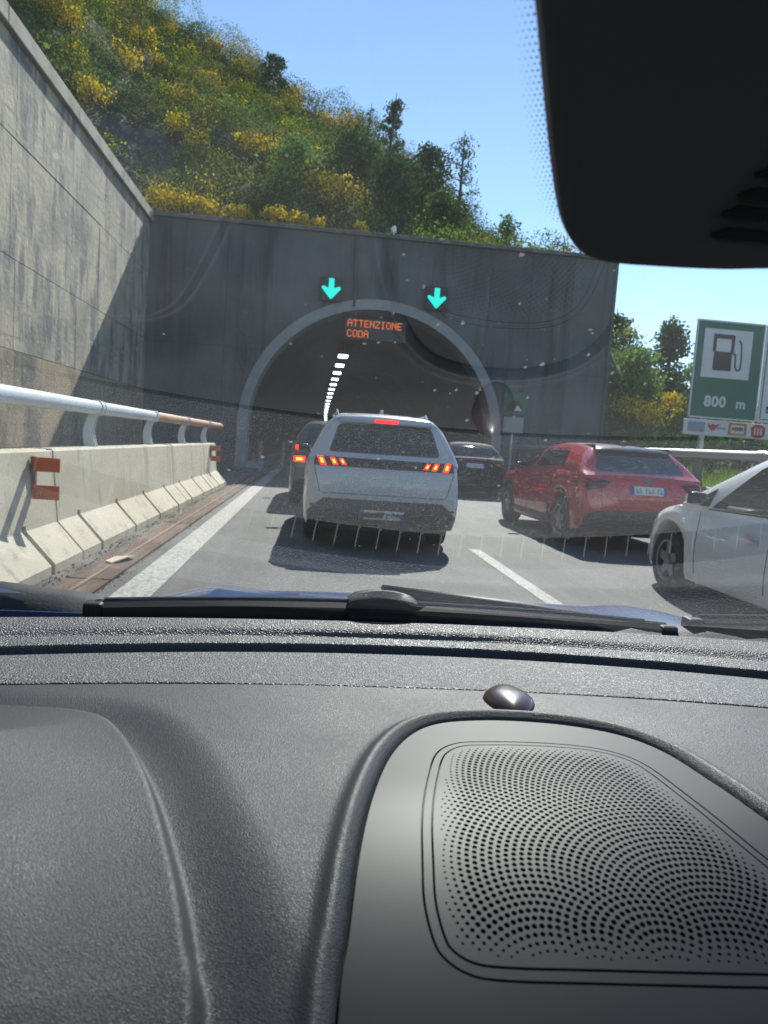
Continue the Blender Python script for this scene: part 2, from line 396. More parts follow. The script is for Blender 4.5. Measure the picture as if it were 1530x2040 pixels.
# pour joints of the portal wall
for x in (-5.2, -3.6, 8.3, 10.0):
    MB().box((x - .011, PY - .004, -.1), (x + .011, PY + .05, PTOP - .01)).build('pour_joint', mat('joint_shadow', (.045, .046, .05), .9), tp)
for z in (4.6,):
    for (xa_, xb_) in ((PX0 + .12, -1.95), (6.55, PX1 - .08)):
        MB().box((xa_, PY - .0035, z - .008), (xb_, PY + .05, z + .008)).build('pour_joint', mat('joint_shadow'), tp)
for x in (-4.4, -2.2, 8.9, 10.8):
    for z in (2.4, 5.8, 7.6):
        MB().tube([(x, PY - .012, z), (x, PY + .05, z)], .035, 8).build('tie_plug', mat('tie_grey', (.06, .062, .066), .9), tp)
# conduit on the wall
MB().tube([(1.23, PY - .05, 9.3), (1.25, PY - .05, 8.0), (1.30, PY - .05, 7.0), (1.30, PY - .12, 6.5)], .055, 8).build('conduit', mat('conduit_steel', (.05, .055, .065), .6), tp)
MB().tube([(1.1, PY + .3, 9.42), (1.16, PY - .06, 9.42), (1.23, PY - .06, 9.3)], .05, 8).build('conduit_bend', mat('conduit_steel'), tp)
# ceiling lamps
M_lamp = mat('lamp_glow', (1, 1, 1), .4, emit=(.82, 1, .93), estr=4.)
for k, y in enumerate([38.5, 43.2, 48, 53, 58, 63.5, 69, 75, 82, 89, 96, 104, 112, 120, 130, 140, 150, 160]):
    z = 5.62
    x = 1.33 + xo(y) * .95
    ordn = ('nearest', 'second', 'third', 'fourth', 'fifth', 'sixth', 'seventh', 'eighth')
    lab = (ordn[k] + ' glowing white ceiling lamp of the row counted from the tunnel mouth') if k < 8 else 'glowing white lamp in the merged far end of the tunnel lamp row'
    l = empty('tunnel_lamp', (x, y, z), label=lab, cat='lamp', group='lamps in the tunnel ceiling')
    MB().box((x - .28, y - .65, z + .09), (x + .28, y + .65, z + .17), .02).build('lamp_housing', M_dark, l)
    MB().box((x - .25, y - .5, z), (x + .25, y + .5, z + .088), .043).build('diffuser', M_lamp, l)
    MB().tube([(x, y, z + .17), (x, y, AZ + sqrt((RI + .05) ** 2 - (x - AX - xo(y)) ** 2))], .02, 6).build('hanger', M_dark, l)

# lane signals with down arrows
M_box = mat('black_box', (.012, .012, .014), .5)
M_cyan = mat('signal_green', (0, .3, .25), .4, emit=(.0, .62, .54), estr=.95)
def arrow_poly(w, h):
    pts = [(-.13 * w, .5 * h), (.13 * w, .5 * h), (.14 * w, .02 * h)]
    pts += [(.36 * w, .12 * h), (.45 * w, .10 * h), (.47 * w, .01 * h), (.06 * w, -.46 * h), (0, -.5 * h)]
    left = [(-x, y) for x, y in pts[::-1]][1:]
    return pts + left[:-2]
for (x, lab) in ((.38, 'lane signal with lit green down arrow, left of the pair above the arch'), (4.49, 'lane signal with lit green down arrow, right of the pair above the arch')):
    zc = 7.06
    s = empty('lane_signal', (x, 28.8, zc), label=lab, cat='signal', group='lane signals over the tunnel arch')
    MB().box((x - .43, 28.72, zc - .45), (x + .43, 28.88, zc + .45), .03).build('housing', M_box, s)
    b = MB(); b.prism([(x + px, zc + pz) for px, pz in arrow_poly(.78, .78)], 1, 28.69, 28.715); b.build('arrow', M_cyan, s)
    MB().box((x - .06, 28.881, zc - .2), (x + .06, 29.02, zc + .2)).build('bracket', M_box, s)

# message board
FONT = {'A': ['01110', '10001', '10001', '11111', '10001', '10001', '10001'], 'T': ['11111', '00100', '00100', '00100', '00100', '00100', '00100'],
        'E': ['11111', '10000', '10000', '11110', '10000', '10000', '11111'], 'N': ['10001', '11001', '10101', '10101', '10011', '10001', '10001'],
        'Z': ['11111', '00001', '00010', '00100', '01000', '10000', '11111'], 'I': ['01110', '00100', '00100', '00100', '00100', '00100', '01110'],
        'O': ['01110', '10001', '10001', '10001', '10001', '10001', '01110'], 'C': ['01110', '10001', '10000', '10000', '10000', '10001', '01110'],
        'D': ['11110', '10001', '10001', '10001', '10001', '10001', '11110']}
M_led = mat('amber_led', (.3, .05, 0), .4, emit=(1, .17, .015), estr=.6)
vm = empty('message_board', (2.15, 28.3, 5.5), label='black message board with amber words ATTENZIONE CODA hung in the arch', cat='sign')
MB().box((.98, 28.24, 5.16), (3.32, 28.42, 5.96), .02).build('housing', mat('board_black', (.03, .03, .033), .6), vm)
for (txt, z0) in (('ATTENZIONE', 5.885), ('CODA', 5.50)):
    p = .0352; pz = .038
    for ci, ch in enumerate(txt):
        b = MB()
        for r, row in enumerate(FONT[ch]):
            for c, bit in enumerate(row):
                if bit == '1':
                    x = 1.09 + (ci * 6 + c) * p; z = z0 - r * pz
                    b.box((x - .0145, 28.222, z - .017), (x + .0145, 28.239, z + .017))
        b.build('lit_letter', M_led, vm)
for x in (1.2, 3.1):
    MB().tube([(x, 28.42, 5.8), (x, 28.95, 6.35)], .03, 6).build('bracket', M_box, vm)

# small white fitting on the coping
bw = empty('warning_beacon', (2.68, 29.3, PTOP + .16), label='small white beacon standing on top of the portal coping', cat='beacon')
MB().tube([(2.68, 29.3, PTOP + .16), (2.68, 29.3, PTOP + .36)], .05, 8).build('stem', M_galv, bw)
MB().lathe([(.0, .58), (.07, .57), (.1, .5), (.1, .38), (.12, .35), (.0, .345)], (2.68, 29.3, PTOP), 'z', 12).build('cap', mat('white_plastic', (.8, .8, .78), .4), bw, smooth=True)

# ================================================================== CONCRETE BARRIER + PIPE RAIL (left)
def barrier_profile():
    return [(-2.70, -.01), (-2.06, -.01), (-2.06, .07), (-2.30, .335), (-2.36, .98), (-2.38, 1.0), (-2.60, 1.0), (-2.62, .98), (-2.66, .3)]
segs = [(-3.0, 2.0, 'nearest the camera, mostly out of view'), (2.02, 6.95, 'leftmost, with an orange reflector at its end'), (6.99, 12.67, 'long clean one in the middle of the row'), (12.71, 16.27, 'second from the far end of the row'), (16.31, 18.3, 'short one at the far end before the shadow')]
for (y0, y1, lab) in segs:
    if y1 < 4: continue
    s = empty('concrete_barrier', (-2.36, (y0 + y1) / 2, 0), label='cream concrete barrier block, ' + lab, cat='barrier', group='barrier blocks along the left edge')
    # body cut into toe slots: slices along y
    notch = [6.18 - 1.42, 6.18, 7.6, 9.03, 10.45, 11.87, 13.2, 14.58, 15.77, 17.0]
    ycuts = sorted({y0, y1} | {n + d for n in notch for d in (-.045, .045) if y0 + .1 < n < y1 - .1})
    b = MB(); pr = barrier_profile()
    for a, c in zip(ycuts[:-1], ycuts[1:]):
        mid = (a + c) / 2
        slot = any(abs(mid - n) < .02 for n in notch)
        p = list(pr)
        if slot: p = [(-2.70, -.01), (-2.42, -.01), (-2.42, .07), (-2.42, .30), (-2.304, .38)] + pr[4:]
        b.prism(p, 1, a, c)
    b.build('barrier_body', M_barrier, s)
    MB().box((-2.61, y1 - .1, .90), (-2.37, y1 + .02, 1.004)).build('joint_key', mat('joint_grey', (.16, .16, .155), .8), s)
# outer kerb behind the barrier so that the strip to the wall is closed
tag(flat('service_strip', -6.5, -2.7, -30, 29, .02, mat('dark_soil', (.07, .068, .06), .95, noise=((3, 3, 3), 6, (.13, .125, .1), .4, .65))), kind='structure')
pr = empty('pipe_rail', (-2.47, 12, 1.0), label='pale steel pipe rail on curved posts above the barrier, ochre far end', cat='railing')
RR = .075
MB().tube([(-2.45, -4, 1.44), (-2.45, 11.75, 1.44)], RR, 20).build('pipe', M_pipe, pr, smooth=50)
o = MB().tube([(-2.45, 11.75, 1.44), (-2.45, 19.7, 1.44), (-2.45, 19.9, 1.43), (-2.47, 20.02, 1.36)], RR * .98, 20).build('pipe', M_pipe_b, pr, smooth=50); o['label'] = 'ochre primed far length of pipe'
for y in (2.75, 5.7, 8.65, 11.6, 14.55, 17.45):
    c = []
    for t in np.linspace(0, 1, 7): c.append((-2.50 - .09 * sin(t * pi) * .5 + .02 * t, y, .98 + .40 * t))
    b = MB()
    for sgn in (-1, 1):
        P = np.array([[(x - .045 - .02 * (1 - t), y + sgn * .045, z), (x + .045 + .02 * (1 - t), y + sgn * .045, z), (x + .045 + .02 * (1 - t), y + sgn * .032, z), (x - .045 - .02 * (1 - t), y + sgn * .032, z)] for (x, _, z), t in zip(c, np.linspace(0, 1, 7))])
        b.grid(P, closed=True)
    P = np.array([[(x - .008, y - .032, z), (x + .008, y - .032, z), (x + .008, y + .032, z), (x - .008, y + .032, z)] for (x, _, z) in c]); b.grid(P, closed=True)
    b.build('post', M_pipe, pr)
    b = MB()
    b.lathe([(RR, -.075), (RR + .014, -.075), (RR + .014, -.055), (RR + .006, -.05), (RR + .006, .05), (RR + .014, .055), (RR + .014, .075), (RR, .075)], (0, 0, 0), 'x', 20)
    b.v = [(-2.45 + p[1], y + p[0], 1.44 + p[2]) for p in b.v]
    b.build('clamp', M_pipe if y < 11.9 else M_galv, pr, smooth=40)
for (y, z, lab) in ((6.42, .94, 'orange double plate reflector near the left frame edge'), (17.3, .95, 'orange double plate reflector at the far end of the barrier')):
    s = empty('barrier_reflector', (-2.3, y, z - .2), label=lab, cat='reflector', group='orange reflectors on the barrier')
    MB().box((-2.345, y - .02, z - .30), (-2.30, y + .02, z + .01), .004).build('bracket', mat('bracket_steel', (.2, .17, .15), .6), s)
    for dz in (0, -.235):
        MB().box((-2.315, y - .045, z - .115 + dz), (-2.10, y - .021, z + dz + .005), .004).build('reflector_plate', M_orange, s)
for (x, y, h, lab) in ((-1.75, 25.5, 1.0, 'thin marker post with orange bands in the shade left of the tunnel mouth'), (-1.25, 33, 1.05, 'thin marker post with orange bands just inside the tunnel mouth')):
    s = empty('marker_post', (x, y, 0), label=lab, cat='post', group='marker posts at the tunnel mouth')
    MB().box((x - .05, y - .03, 0), (x + .05, y + .03, h), .01).build('post', mat('pale_blue_plastic', (.3, .36, .42), .6), s)
    for dz in (0, .22): MB().box((x - .07, y - .045, h - .02 + dz - .25), (x + .07, y - .031, h + .1 + dz - .25)).build('reflector_band', M_orange, s)

# ================================================================== RIGHT GUARD RAIL
gr = empty('guard_rail', (7.95, 16, 0), label='galvanised pipe guard rail on posts along the right verge', cat='guard rail')
MB().tube([(7.9, 0, 1.48), (7.95, 9, 1.50), (7.98, 12.2, 1.505)], .095, 16).build('rail_pipe', M_galv, gr, smooth=50)
MB().tube([(7.98, 12.26, 1.507), (8.0, 18, 1.53), (8.0, 28.5, 1.53)], .088, 16).build('rail_pipe', M_galv, gr, smooth=50)
MB().tube([(7.98, 12.15, 1.506), (7.98, 12.35, 1.508)], .105, 16).build('sleeve', M_galv, gr, smooth=50)
M_pst = mat('dark_post', (.09, .085, .08), .7, noise=((5, 5, 2), 4, (.14, .13, .12), .4, .65))
for y in (5.5, 8.5, 11.5, 14.5, 17.5, 20.5, 23.5, 26.5):
    b = MB(); b.prism([(8.0, -.1), (8.28, -.1), (8.12, 1.0), (8.07, 1.44), (7.93, 1.44), (7.95, 1.0)], 1, y - .05, y + .05)
    b.build('post', M_pst, gr)
MB().box((7.93, 0, .55), (7.99, 28.5, .85), .02).build('lower_beam', mat('dull_steel', (.25, .25, .25), .6, .3), gr)

# ================================================================== MOTORWAY SIGN (right)
M_green = mat('sign_green', (.008, .12, .075), .5, noise=((3, 3, 3), 4, (.012, .1, .065), .45, .65))
M_white = mat('sign_white', (.62, .62, .64), .5, noise=((2, 2, 2), 4, (.54, .54, .56), .45, .65))
M_black = mat('sign_black', (.012, .011, .016), .5)
M_alu = mat('sign_back', (.4, .4, .4), .5, .5)
SY = 17.0
sg = empty('service_area_sign', (9.9, SY, 0), label='green motorway sign with fuel pump and 800 m beside a white panel', cat='sign')
def bx(name, x0, x1, z0, z1, y0, y1, m, par, ch=0.): return MB().box((x0, y0, z0), (x1, y1, z1), ch).build(name, m, par)
pl = bx('green_panel', 9.02, 10.76, 2.44, 4.78, SY, SY + .06, M_green, sg, .02)
for (x0, x1, z0, z1) in ((9.02, 10.76, 4.745, 4.782), (9.02, 10.76, 2.438, 2.47), (9.018, 9.05, 2.46, 4.75), (10.73, 10.762, 2.46, 4.75)):
    bx('panel_border', x0, x1, z0, z1, SY - .006, SY + .03, M_white, pl)
wp = bx('white_panel', 10.80, 12.9, 2.44, 4.78, SY, SY + .06, M_white, sg, .02)
for (x0, x1, z0, z1) in ((10.87, 12.8, 4.70, 4.72), (10.87, 12.8, 2.50, 2.52), (10.85, 10.87, 2.51, 4.71)):
    bx('panel_border', x0, x1, z0, z1, SY - .005, SY + .03, M_black, wp)
pw = bx('pump_field', 9.22, 10.45, 3.42, 4.58, SY - .006, SY + .01, M_white, sg)
b = MB(); y0, y1 = SY - .016, SY - .007
px, pz = 9.50, 3.60
b.box((px, y0, pz), (px + .46, y1, pz + .45))                       # body
for (x0, x1, z0, z1) in ((-.0, .04, .451, .80), (.42, .46, .451, .80), (.04, .42, .76, .80)): b.box((px + x0, y0, pz + z0), (px + x1, y1, pz + z1))
b.box((px - .04, y0, pz + .44), (px - .001, y1, pz + .83)); b.box((px + .461, y0, pz + .44), (px + .50, y1, pz + .83)); b.box((px - .04, y0 + .001, pz + .80), (px + .50, y1 - .001, pz + .86))
hp = [(px + .46, pz + .42), (px + .55, pz + .40), (px + .57, pz + .10), (px + .63, pz + .02), (px + .70, pz + .06), (px + .71, pz + .30), (px + .68, pz + .66), (px + .62, pz + .74)]
for (a, c) in zip(hp[:-1], hp[1:]):
    d = Vector((c[0] - a[0], c[1] - a[1])); n_ = Vector((-d.y, d.x)).normalized() * .018; e = d.normalized() * .01
    b.prism([(a[0] + n_.x - e.x, a[1] + n_.y - e.y), (c[0] + n_.x + e.x, c[1] + n_.y + e.y), (c[0] - n_.x + e.x, c[1] - n_.y + e.y), (a[0] - n_.x - e.x, a[1] - n_.y - e.y)], 1, y0 + .0005 * hp.index(a), y1)
b.build('pump_symbol', M_black, sg)
def lettering(body, x, z, size, y, m, par, name='lettering', bold=.0, sp=1.):
    me = text_mesh(body, size, sp, bold); me.transform(Matrix.Translation((x, y, z)) @ Matrix.Rotation(pi / 2, 4, 'X'))
    return link(name, me, m, par)
lettering('800', 9.38, 2.73, .36, SY - .008, M_white, sg, bold=.012, sp=1.05)
lettering('m', 10.2, 2.73, .32, SY - .008, M_white, sg, bold=.01)
lettering('se', 10.98, 2.68, .33, SY - .008, M_black, sg, bold=.008)
st = bx('brand_strip', 8.95, 12.9, 2.02, 2.40, SY + .02, SY + .08, M_white, sg, .015)
yb0, yb1 = SY + .004, SY + .019
bx('logo', 9.05, 9.48, 2.1, 2.34, yb0, yb1, mat('logo_grey_blue', (.22, .27, .34), .5), st)
b = MB(); b.prism([(9.40 + .045 * cos(t), 2.14 + .045 * sin(t)) for t in np.linspace(0, 2 * pi, 13)[:-1]], 1, yb0 - .006, yb0 - .001); b.build('logo_dot', mat('logo_orange', (.5, .15, .03), .5), st)
b = MB(); b.prism([(9.55, 2.32), (9.60, 2.20), (9.66, 2.15), (9.74, 2.17), (9.78, 2.24), (9.90, 2.33), (9.74, 2.29), (9.68, 2.32), (9.64, 2.27)], 1, yb0, yb1); b.build('logo', mat('logo_red', (.42, .03, .04), .5), st)
bx('logo', 9.80, 10.02, 2.2, 2.24, yb0, yb1, mat('logo_grey_blue'), st)
for (x0, x1, z0, z1) in ((10.10, 10.56, 2.33, 2.37), (10.10, 10.56, 2.08, 2.12), (10.10, 10.15, 2.121, 2.329), (10.51, 10.56, 2.121, 2.329)):
    bx('logo', x0, x1, z0, z1, yb0, yb1, mat('logo_orange2', (.5, .12, .02), .5), st)
b = MB()
for k, (x, h) in enumerate(((10.19, .06), (10.25, .09), (10.31, .07), (10.37, .1), (10.43, .07))):
    b.prism([(x, 2.23 - h / 2), (x + .035, 2.23 - h / 2), (x + .05, 2.23 + h / 2), (x + .015, 2.23 + h / 2)], 1, yb0, yb1)
b.build('logo', mat('logo_dark', (.03, .03, .06), .5), st)
b = MB(); b.prism([(10.68, 2.30), (10.70, 2.10), (10.80, 2.055), (10.95, 2.06), (11.04, 2.12), (11.05, 2.30), (10.95, 2.37), (10.78, 2.37)], 1, yb0, yb1); b.build('logo', mat('logo_red2', (.4, .02, .02), .5), st)
for x in (10.76, 10.84, 10.92): bx('logo_bar', x, x + .03, 2.12, 2.29, yb0 - .006, yb0 - .001, M_white, st)
for x in (9.5, 11.9):
    MB().tube([(x, SY + .16, -.1), (x, SY + .16, 4.7)], .07, 10).build('post', M_galv, sg, smooth=40)

# tunnel sign on a post
tsn = empty('tunnel_sign', (7.5, 27, 0), label='small green square sign with tunnel symbol right of the arch', cat='sign')
bx('panel', 7.05, 7.93, 2.68, 3.54, 27, 27.04, M_green, tsn, .015)
b = MB(); b.prism([(7.49 + .30 * cos(t), 2.86 + .38 * sin(t)) for t in np.linspace(0, pi, 17)], 1, 26.985, 26.999); b.build('tunnel_symbol', M_black, tsn)
b = MB(); b.prism([(7.46, 2.862), (7.77, 2.862), (7.62, 3.05), (7.55, 3.05)], 1, 26.975, 26.984); b.build('road_symbol', M_white, tsn)
bx('lower_plate', 7.10, 7.88, 2.02, 2.62, 27, 27.03, mat('plate_grey', (.3, .31, .33), .6), tsn, .01)
MB().tube([(7.49, 27.1, -.1), (7.49, 27.1, 3.5)], .05, 8).build('post', M_galv, tsn, smooth=40)

# ================================================================== CARS
M_tyre = mat('tyre_rubber', (.018, .018, .018), .8)
M_rim = mat('alloy_rim', (.24, .24, .25), .35, .8)
M_glass_dark = mat('car_glass', (.012, .016, .018), .04, spec=.6)
M_trim = mat('black_trim', (.018, .018, .019), .55)
M_plate = mat('number_plate', (.6, .6, .6), .4)
M_plate_b = mat('plate_blue', (.02, .07, .35), .4)
M_plate_t = mat('plate_marks', (.08, .08, .1), .5)
M_red_on = mat('brake_lamp_on', (.4, .0, .0), .3, emit=(1, .012, .003), estr=2.6)
M_red_hot = mat('brake_lamp_core', (.5, .1, .0), .3, emit=(1, .42, .02), estr=2.2)
M_red_off = mat('tail_lamp_lens', (.16, .008, .008), .15)
M_dlamp = mat('dark_lamp_lens', (.03, .012, .014), .12)
M_hlamp = mat('head_lamp_lens', (.35, .37, .38), .1)
M_chrome = mat('chrome', (.75, .76, .78), .12, 1.)

def pip(x, pts):
    """smooth monotone interpolation through (x,y) key points"""
    xp = np.array([p[0] for p in pts], float); yp = np.array([p[1] for p in pts], float)
    h = np.diff(xp); d = np.diff(yp) / h; m = np.zeros(len(xp))
    for i in range(1, len(xp) - 1):
        if d[i - 1] * d[i] > 0:
            w1 = 2 * h[i] + h[i - 1]; w2 = h[i] + 2 * h[i - 1]; m[i] = (w1 + w2) / (w1 / d[i - 1] + w2 / d[i])
    m[0] = d[0]; m[-1] = d[-1]
    x = np.clip(x, xp[0], xp[-1]); i = np.clip(np.searchsorted(xp, x) - 1, 0, len(h) - 1)
    t = (x - xp[i]) / h[i]
    return (2 * t**3 - 3 * t**2 + 1) * yp[i] + (t**3 - 2 * t**2 + t) * h[i] * m[i] + (-2 * t**3 + 3 * t**2) * yp[i + 1] + (t**3 - t**2) * h[i] * m[i + 1]

class Car:
    def __init__(s, name, loc, rz, spec, paint, **lab):
        s.e = empty(name, loc, rz, **lab); s.sp = spec; L, hw = spec['L'], spec['hw']; s.L = L; s.hw = hw; s.paint = paint
        T = np.unique(np.concatenate([np.linspace(0, .5, 34), np.linspace(.5, L - .6, 90), np.linspace(L - .6, L, 30)]))
        zt = pip(T, spec['zt']); zb = pip(T, spec['zb']); w = pip(T, spec['w']) * hw
        rw = spec['wr']                                            # wheel radius
        for tw in spec['wheels']:
            r = rw + .065; dd = np.abs(T - tw)
            arch = np.where(dd < r, rw + np.sqrt(np.clip(r * r - dd * dd, 0, None)), 0)
            zb = np.maximum(zb, arch)
        bow = lambda T_, fx: np.where(T_ < L * .3, -(.05) * (1 - fx**2) * np.clip(1 - T_ / (L * .3), 0, 1), np.where(T_ > L * .7, .10 * (1 - fx**2) * np.clip((T_ - L * .7) / (L * .3), 0, 1), 0))
        sec = []
        belt = spec.get('crease', .62)
        for i, t in enumerate(T):
            a, c, ww = zb[i], zt[i], w[i]; h = max(c - a, .05)
            half = [(0, a + .01), (.80 * ww, a), (.955 * ww, a + .015), (.985 * ww, a + .12 * h), (1.0 * ww, a + .35 * h), (.992 * ww, a + belt * h), (.985 * ww, a + (belt + .04) * h), (.955 * ww, c - .08 * h), (.90 * ww, c - .015 * h), (.80 * ww, c + .005), (.4 * ww, c + .02), (0, c + .025)]
            full = [(-x, z) for x, z in half[::-1]] + half[1:-1]
            sec.append([(x, t - L / 2 + bow(t, x / hw), z) for x, z in full])
        P = np.array(sec, float); b = MB(); b.grid(P, closed=True); n = P.shape[1]
        b.f.append(tuple(range(n))); b.f.append(tuple(range((len(T) - 1) * n, len(T) * n))[::-1])
        s.body = b.build('body', paint, s.e, smooth=48, world=False)
        # greenhouse shell
        rp = spec['roof']; T2 = np.linspace(rp[0][0], rp[-1][0], 90)
        zr = pip(T2, rp); zt2 = pip(T2, spec['zt']); wb = pip(T2, spec['w']) * hw * .93; Hm = max(z for _, z in rp); wr = spec['wroof']
        sec = []
        for i, t in enumerate(T2):
            z0 = zt2[i] - .05; z1 = max(zr[i], z0 + .03); f = lambda z: wb[i] + (wr - wb[i]) * (z - zt2[i]) / (Hm - zt2[i])
            half = [(wb[i] * 1.0, z0)]
            for q in (.2, .4, .6, .78): 
                z = z0 + (z1 - z0) * q; half.append((f(z) * 1.0 + .025 * sin(q * pi), z))
            e = f(z1)
            half += [(e + .005, z0 + (z1 - z0) * .90), (e - .035, z0 + (z1 - z0) * .965), (e - .10, z1 - .002 * 1), (e * .5, z1 + .012), (0, z1 + .018)]
            full = [(-x, z) for x, z in half[::-1]] + half[:-1][::1]
            full = [(-x, z) for x, z in half] + [(x, z) for x, z in half[:-1][::-1]]
            bw_ = .16 if t > L * .5 else .07
            k = np.clip(abs(t - L * .45) / (L * .4), 0, 1)
            sec.append([(x, t - L / 2 + (1 if t > L * .45 else -1) * bw_ * k * (1 - (x / hw) ** 2), z) for x, z in full])
        P = np.array(sec, float); g = MB(); g.grid(P)
        n = P.shape[1]; g.f.append(tuple(range(n))); g.f.append(tuple(range((len(T2) - 1) * n, len(T2) * n)))
        s.cab = g.build('cabin', paint, s.e, smooth=45, world=False)
        vs = [Vector(v) for v in b.v] + [Vector(v) for v in g.v]; fs = list(b.f) + [tuple(i + len(b.v) for i in f) for f in g.f]
        s.bvh = BVHTree.FromPolygons(vs, fs)
        s.wheels()
    def hit(s, mode, u, v):
        far = 12
        if mode == 'rear': o, d = Vector((u, -far, v)), Vector((0, 1, 0))
        elif mode == 'front': o, d = Vector((u, far, v)), Vector((0, -1, 0))
        elif mode == 'left': o, d = Vector((-far, u, v)), Vector((1, 0, 0))
        elif mode == 'right': o, d = Vector((far, u, v)), Vector((-1, 0, 0))
        else: o, d = Vector((u, v, far)), Vector((0, 0, -1))
        h = s.bvh.ray_cast(o, d)
        return (h[0], d) if h[0] is not None else (None, d)
    def patch(s, name, mode, poly, m, off=.006, step=.06, parent=None, depth=.02, rounding=0):
        if rounding: poly = round_poly(poly, rounding)
        # densify outline, add inner points, triangulate, drop on the body
        out = []
        for i in range(len(poly)):
            a, c = Vector(poly[i]), Vector(poly[(i + 1) % len(poly)]); k = max(1, int((c - a).length / step))
            out += [a.lerp(c, j / k) for j in range(k)]
        n = len(out); xs_ = [p.x for p in out]; ys_ = [p.y for p in out]
        pts = list(out)
        def inside(x, y):
            r = False; j = n - 1
            for i in range(n):
                if (ys_[i] > y) != (ys_[j] > y) and x < (xs_[j] - xs_[i]) * (y - ys_[i]) / (ys_[j] - ys_[i]) + xs_[i]: r = not r
                j = i
            return r
        for x in np.arange(min(xs_) + step / 2, max(xs_), step):
            for y in np.arange(min(ys_) + step / 2, max(ys_), step):
                if inside(x, y): pts.append(Vector((x, y)))
        r = delaunay_2d_cdt(pts, [(i, (i + 1) % n) for i in range(n)], [], 1, 1e-5)
        vv, ff = r[0], r[2]
        V3 = []; ok = True; last = None
        for p in vv:
            h, d = s.hit(mode, p.x, p.y)
            V3.append(h)
        got = [h for h in V3 if h is not None]
        if not got: return None
        mean = sum(got, Vector()) / len(got)
        ax = {'rear': 1, 'front': 1, 'left': 0, 'right': 0, 'top': 2}[mode]
        for i, h in enumerate(V3):
            if h is None:
                j = min((k for k in range(len(V3)) if V3[k] is not None), key=lambda k: (vv[k] - vv[i]).length)
                q = V3[j].copy()
                if mode in ('rear', 'front'): q.x, q.z = vv[i].x, vv[i].y
                elif mode in ('left', 'right'): q.y, q.z = vv[i].x, vv[i].y
                V3[i] = q
        top_ = [h - d * off for h in V3]; bot = [h + d * depth for h in V3]
        # boundary edges
        cnt = {}
        for f in ff:
            for a, c in zip(f, list(f[1:]) + [f[0]]): cnt[(min(a, c), max(a, c))] = cnt.get((min(a, c), max(a, c)), 0) + 1
        N = len(top_); fs = [tuple(f) for f in ff] + [(a, c, c + N, a + N) for (a, c), k in cnt.items() if k == 1]
        b = MB(); b.add(top_ + bot, fs)
        return b.build(name, m, parent or s.e, smooth=40, world=False)
    def both(s, name, poly, m, mode='left', **k):
        s.patch(name, mode, poly, m, **k); s.patch(name, {'left': 'right'}[mode], poly, m, **k)
    def wheels(s):
        sp = s.sp; r = sp['wr']
        for tw in sp['wheels']:
            for sg_ in (-1, 1):
                xo_ = sg_ * (s.hw - .13); y = tw - s.L / 2
                prof = [(r * .62, -.10), (r * .80, -.11), (r * .94, -.10), (r, -.07), (r, .07), (r * .94, .10), (r * .80, .11), (r * .62, .10)]
                t = MB().lathe(prof, (xo_, y, r), 'x', 32).build('wheel', M_tyre, s.e, smooth=50, world=False)
                b = MB(); b.lathe([(r * .63, sg_ * .10), (r * .60, sg_ * .085), (r * .58, sg_ * .03), (r * .1, sg_ * .03), (.0, sg_ * .03)], (xo_, y, r), 'x', 28)
                b.build('rim_dish', M_trim, t, smooth=40, world=False)
                b = MB()
                for k in range(5):
                    a = 2 * pi * k / 5 + .3
                    for (r0, r1, w0, w1) in ((.03, r * .62, .055, .035),):
                        c_, s_ = cos(a), sin(a)
                        q = [(r0, -w0), (r0, w0), (r1, w1), (r1, -w1)]
                        b.prism([(y + p[0] * c_ - p[1] * s_, r + p[0] * s_ + p[1] * c_) for p in q], 0, xo_ + sg_ * .045, xo_ + sg_ * .085)
                b.lathe([(.0, sg_ * .095), (.055, sg_ * .09), (.07, sg_ * .04)], (xo_, y, r), 'x', 14)
                b.lathe([(r * .64, sg_ * .108), (r * .585, sg_ * .10), (r * .58, sg_ * .05)], (xo_, y, r), 'x', 28)
                b.build('rim', M_rim, t, smooth=30, world=False)
        # dark underbody that closes the wheel wells
        b = MB().box((-s.hw * .78, -s.L / 2 + .35, .17), (s.hw * .78, s.L / 2 - .35, .5), .03); b.build('underbody', M_trim, s.e, world=False)
    def plate(s, z, x=0., w=.26, h=.056):
        p = s.patch('number_plate', 'rear', [(x - w, z - h), (x + w, z - h), (x + w, z + h), (x - w, z + h)], M_plate, off=.014, step=.2)
        for sg_ in (-1, 1):
            s.patch('plate_band', 'rear', sorted_poly([(x + sg_ * (w - .045), z - h), (x + sg_ * w, z - h), (x + sg_ * w, z + h), (x + sg_ * (w - .045), z + h)]), M_plate_b, off=.017, step=.2, parent=p)
        for k in range(7):
            xx = x - .17 + k * .05 + (.03 if k > 1 else 0) + (.02 if k > 4 else 0)
            for (u0, u1, v0, v1) in (((-.014, -.007, -.034, .034), (.007, .014, -.034, .01), (-.007, .007, .024, .034)), ((-.012, .014, .022, .034), (-.004, .004, -.034, .022)), ((-.014, -.006, -.034, .034), (-.006, .014, -.034, -.024), (.006, .014, -.024, .006)))[(k * 7 + int(abs(z * 100))) % 3]:
                s.patch('plate_mark', 'rear', [(xx + u0, z + v0), (xx + u1, z + v0), (xx + u1, z + v1), (xx + u0, z + v1)], M_plate_t, off=.017, step=.2, parent=p)
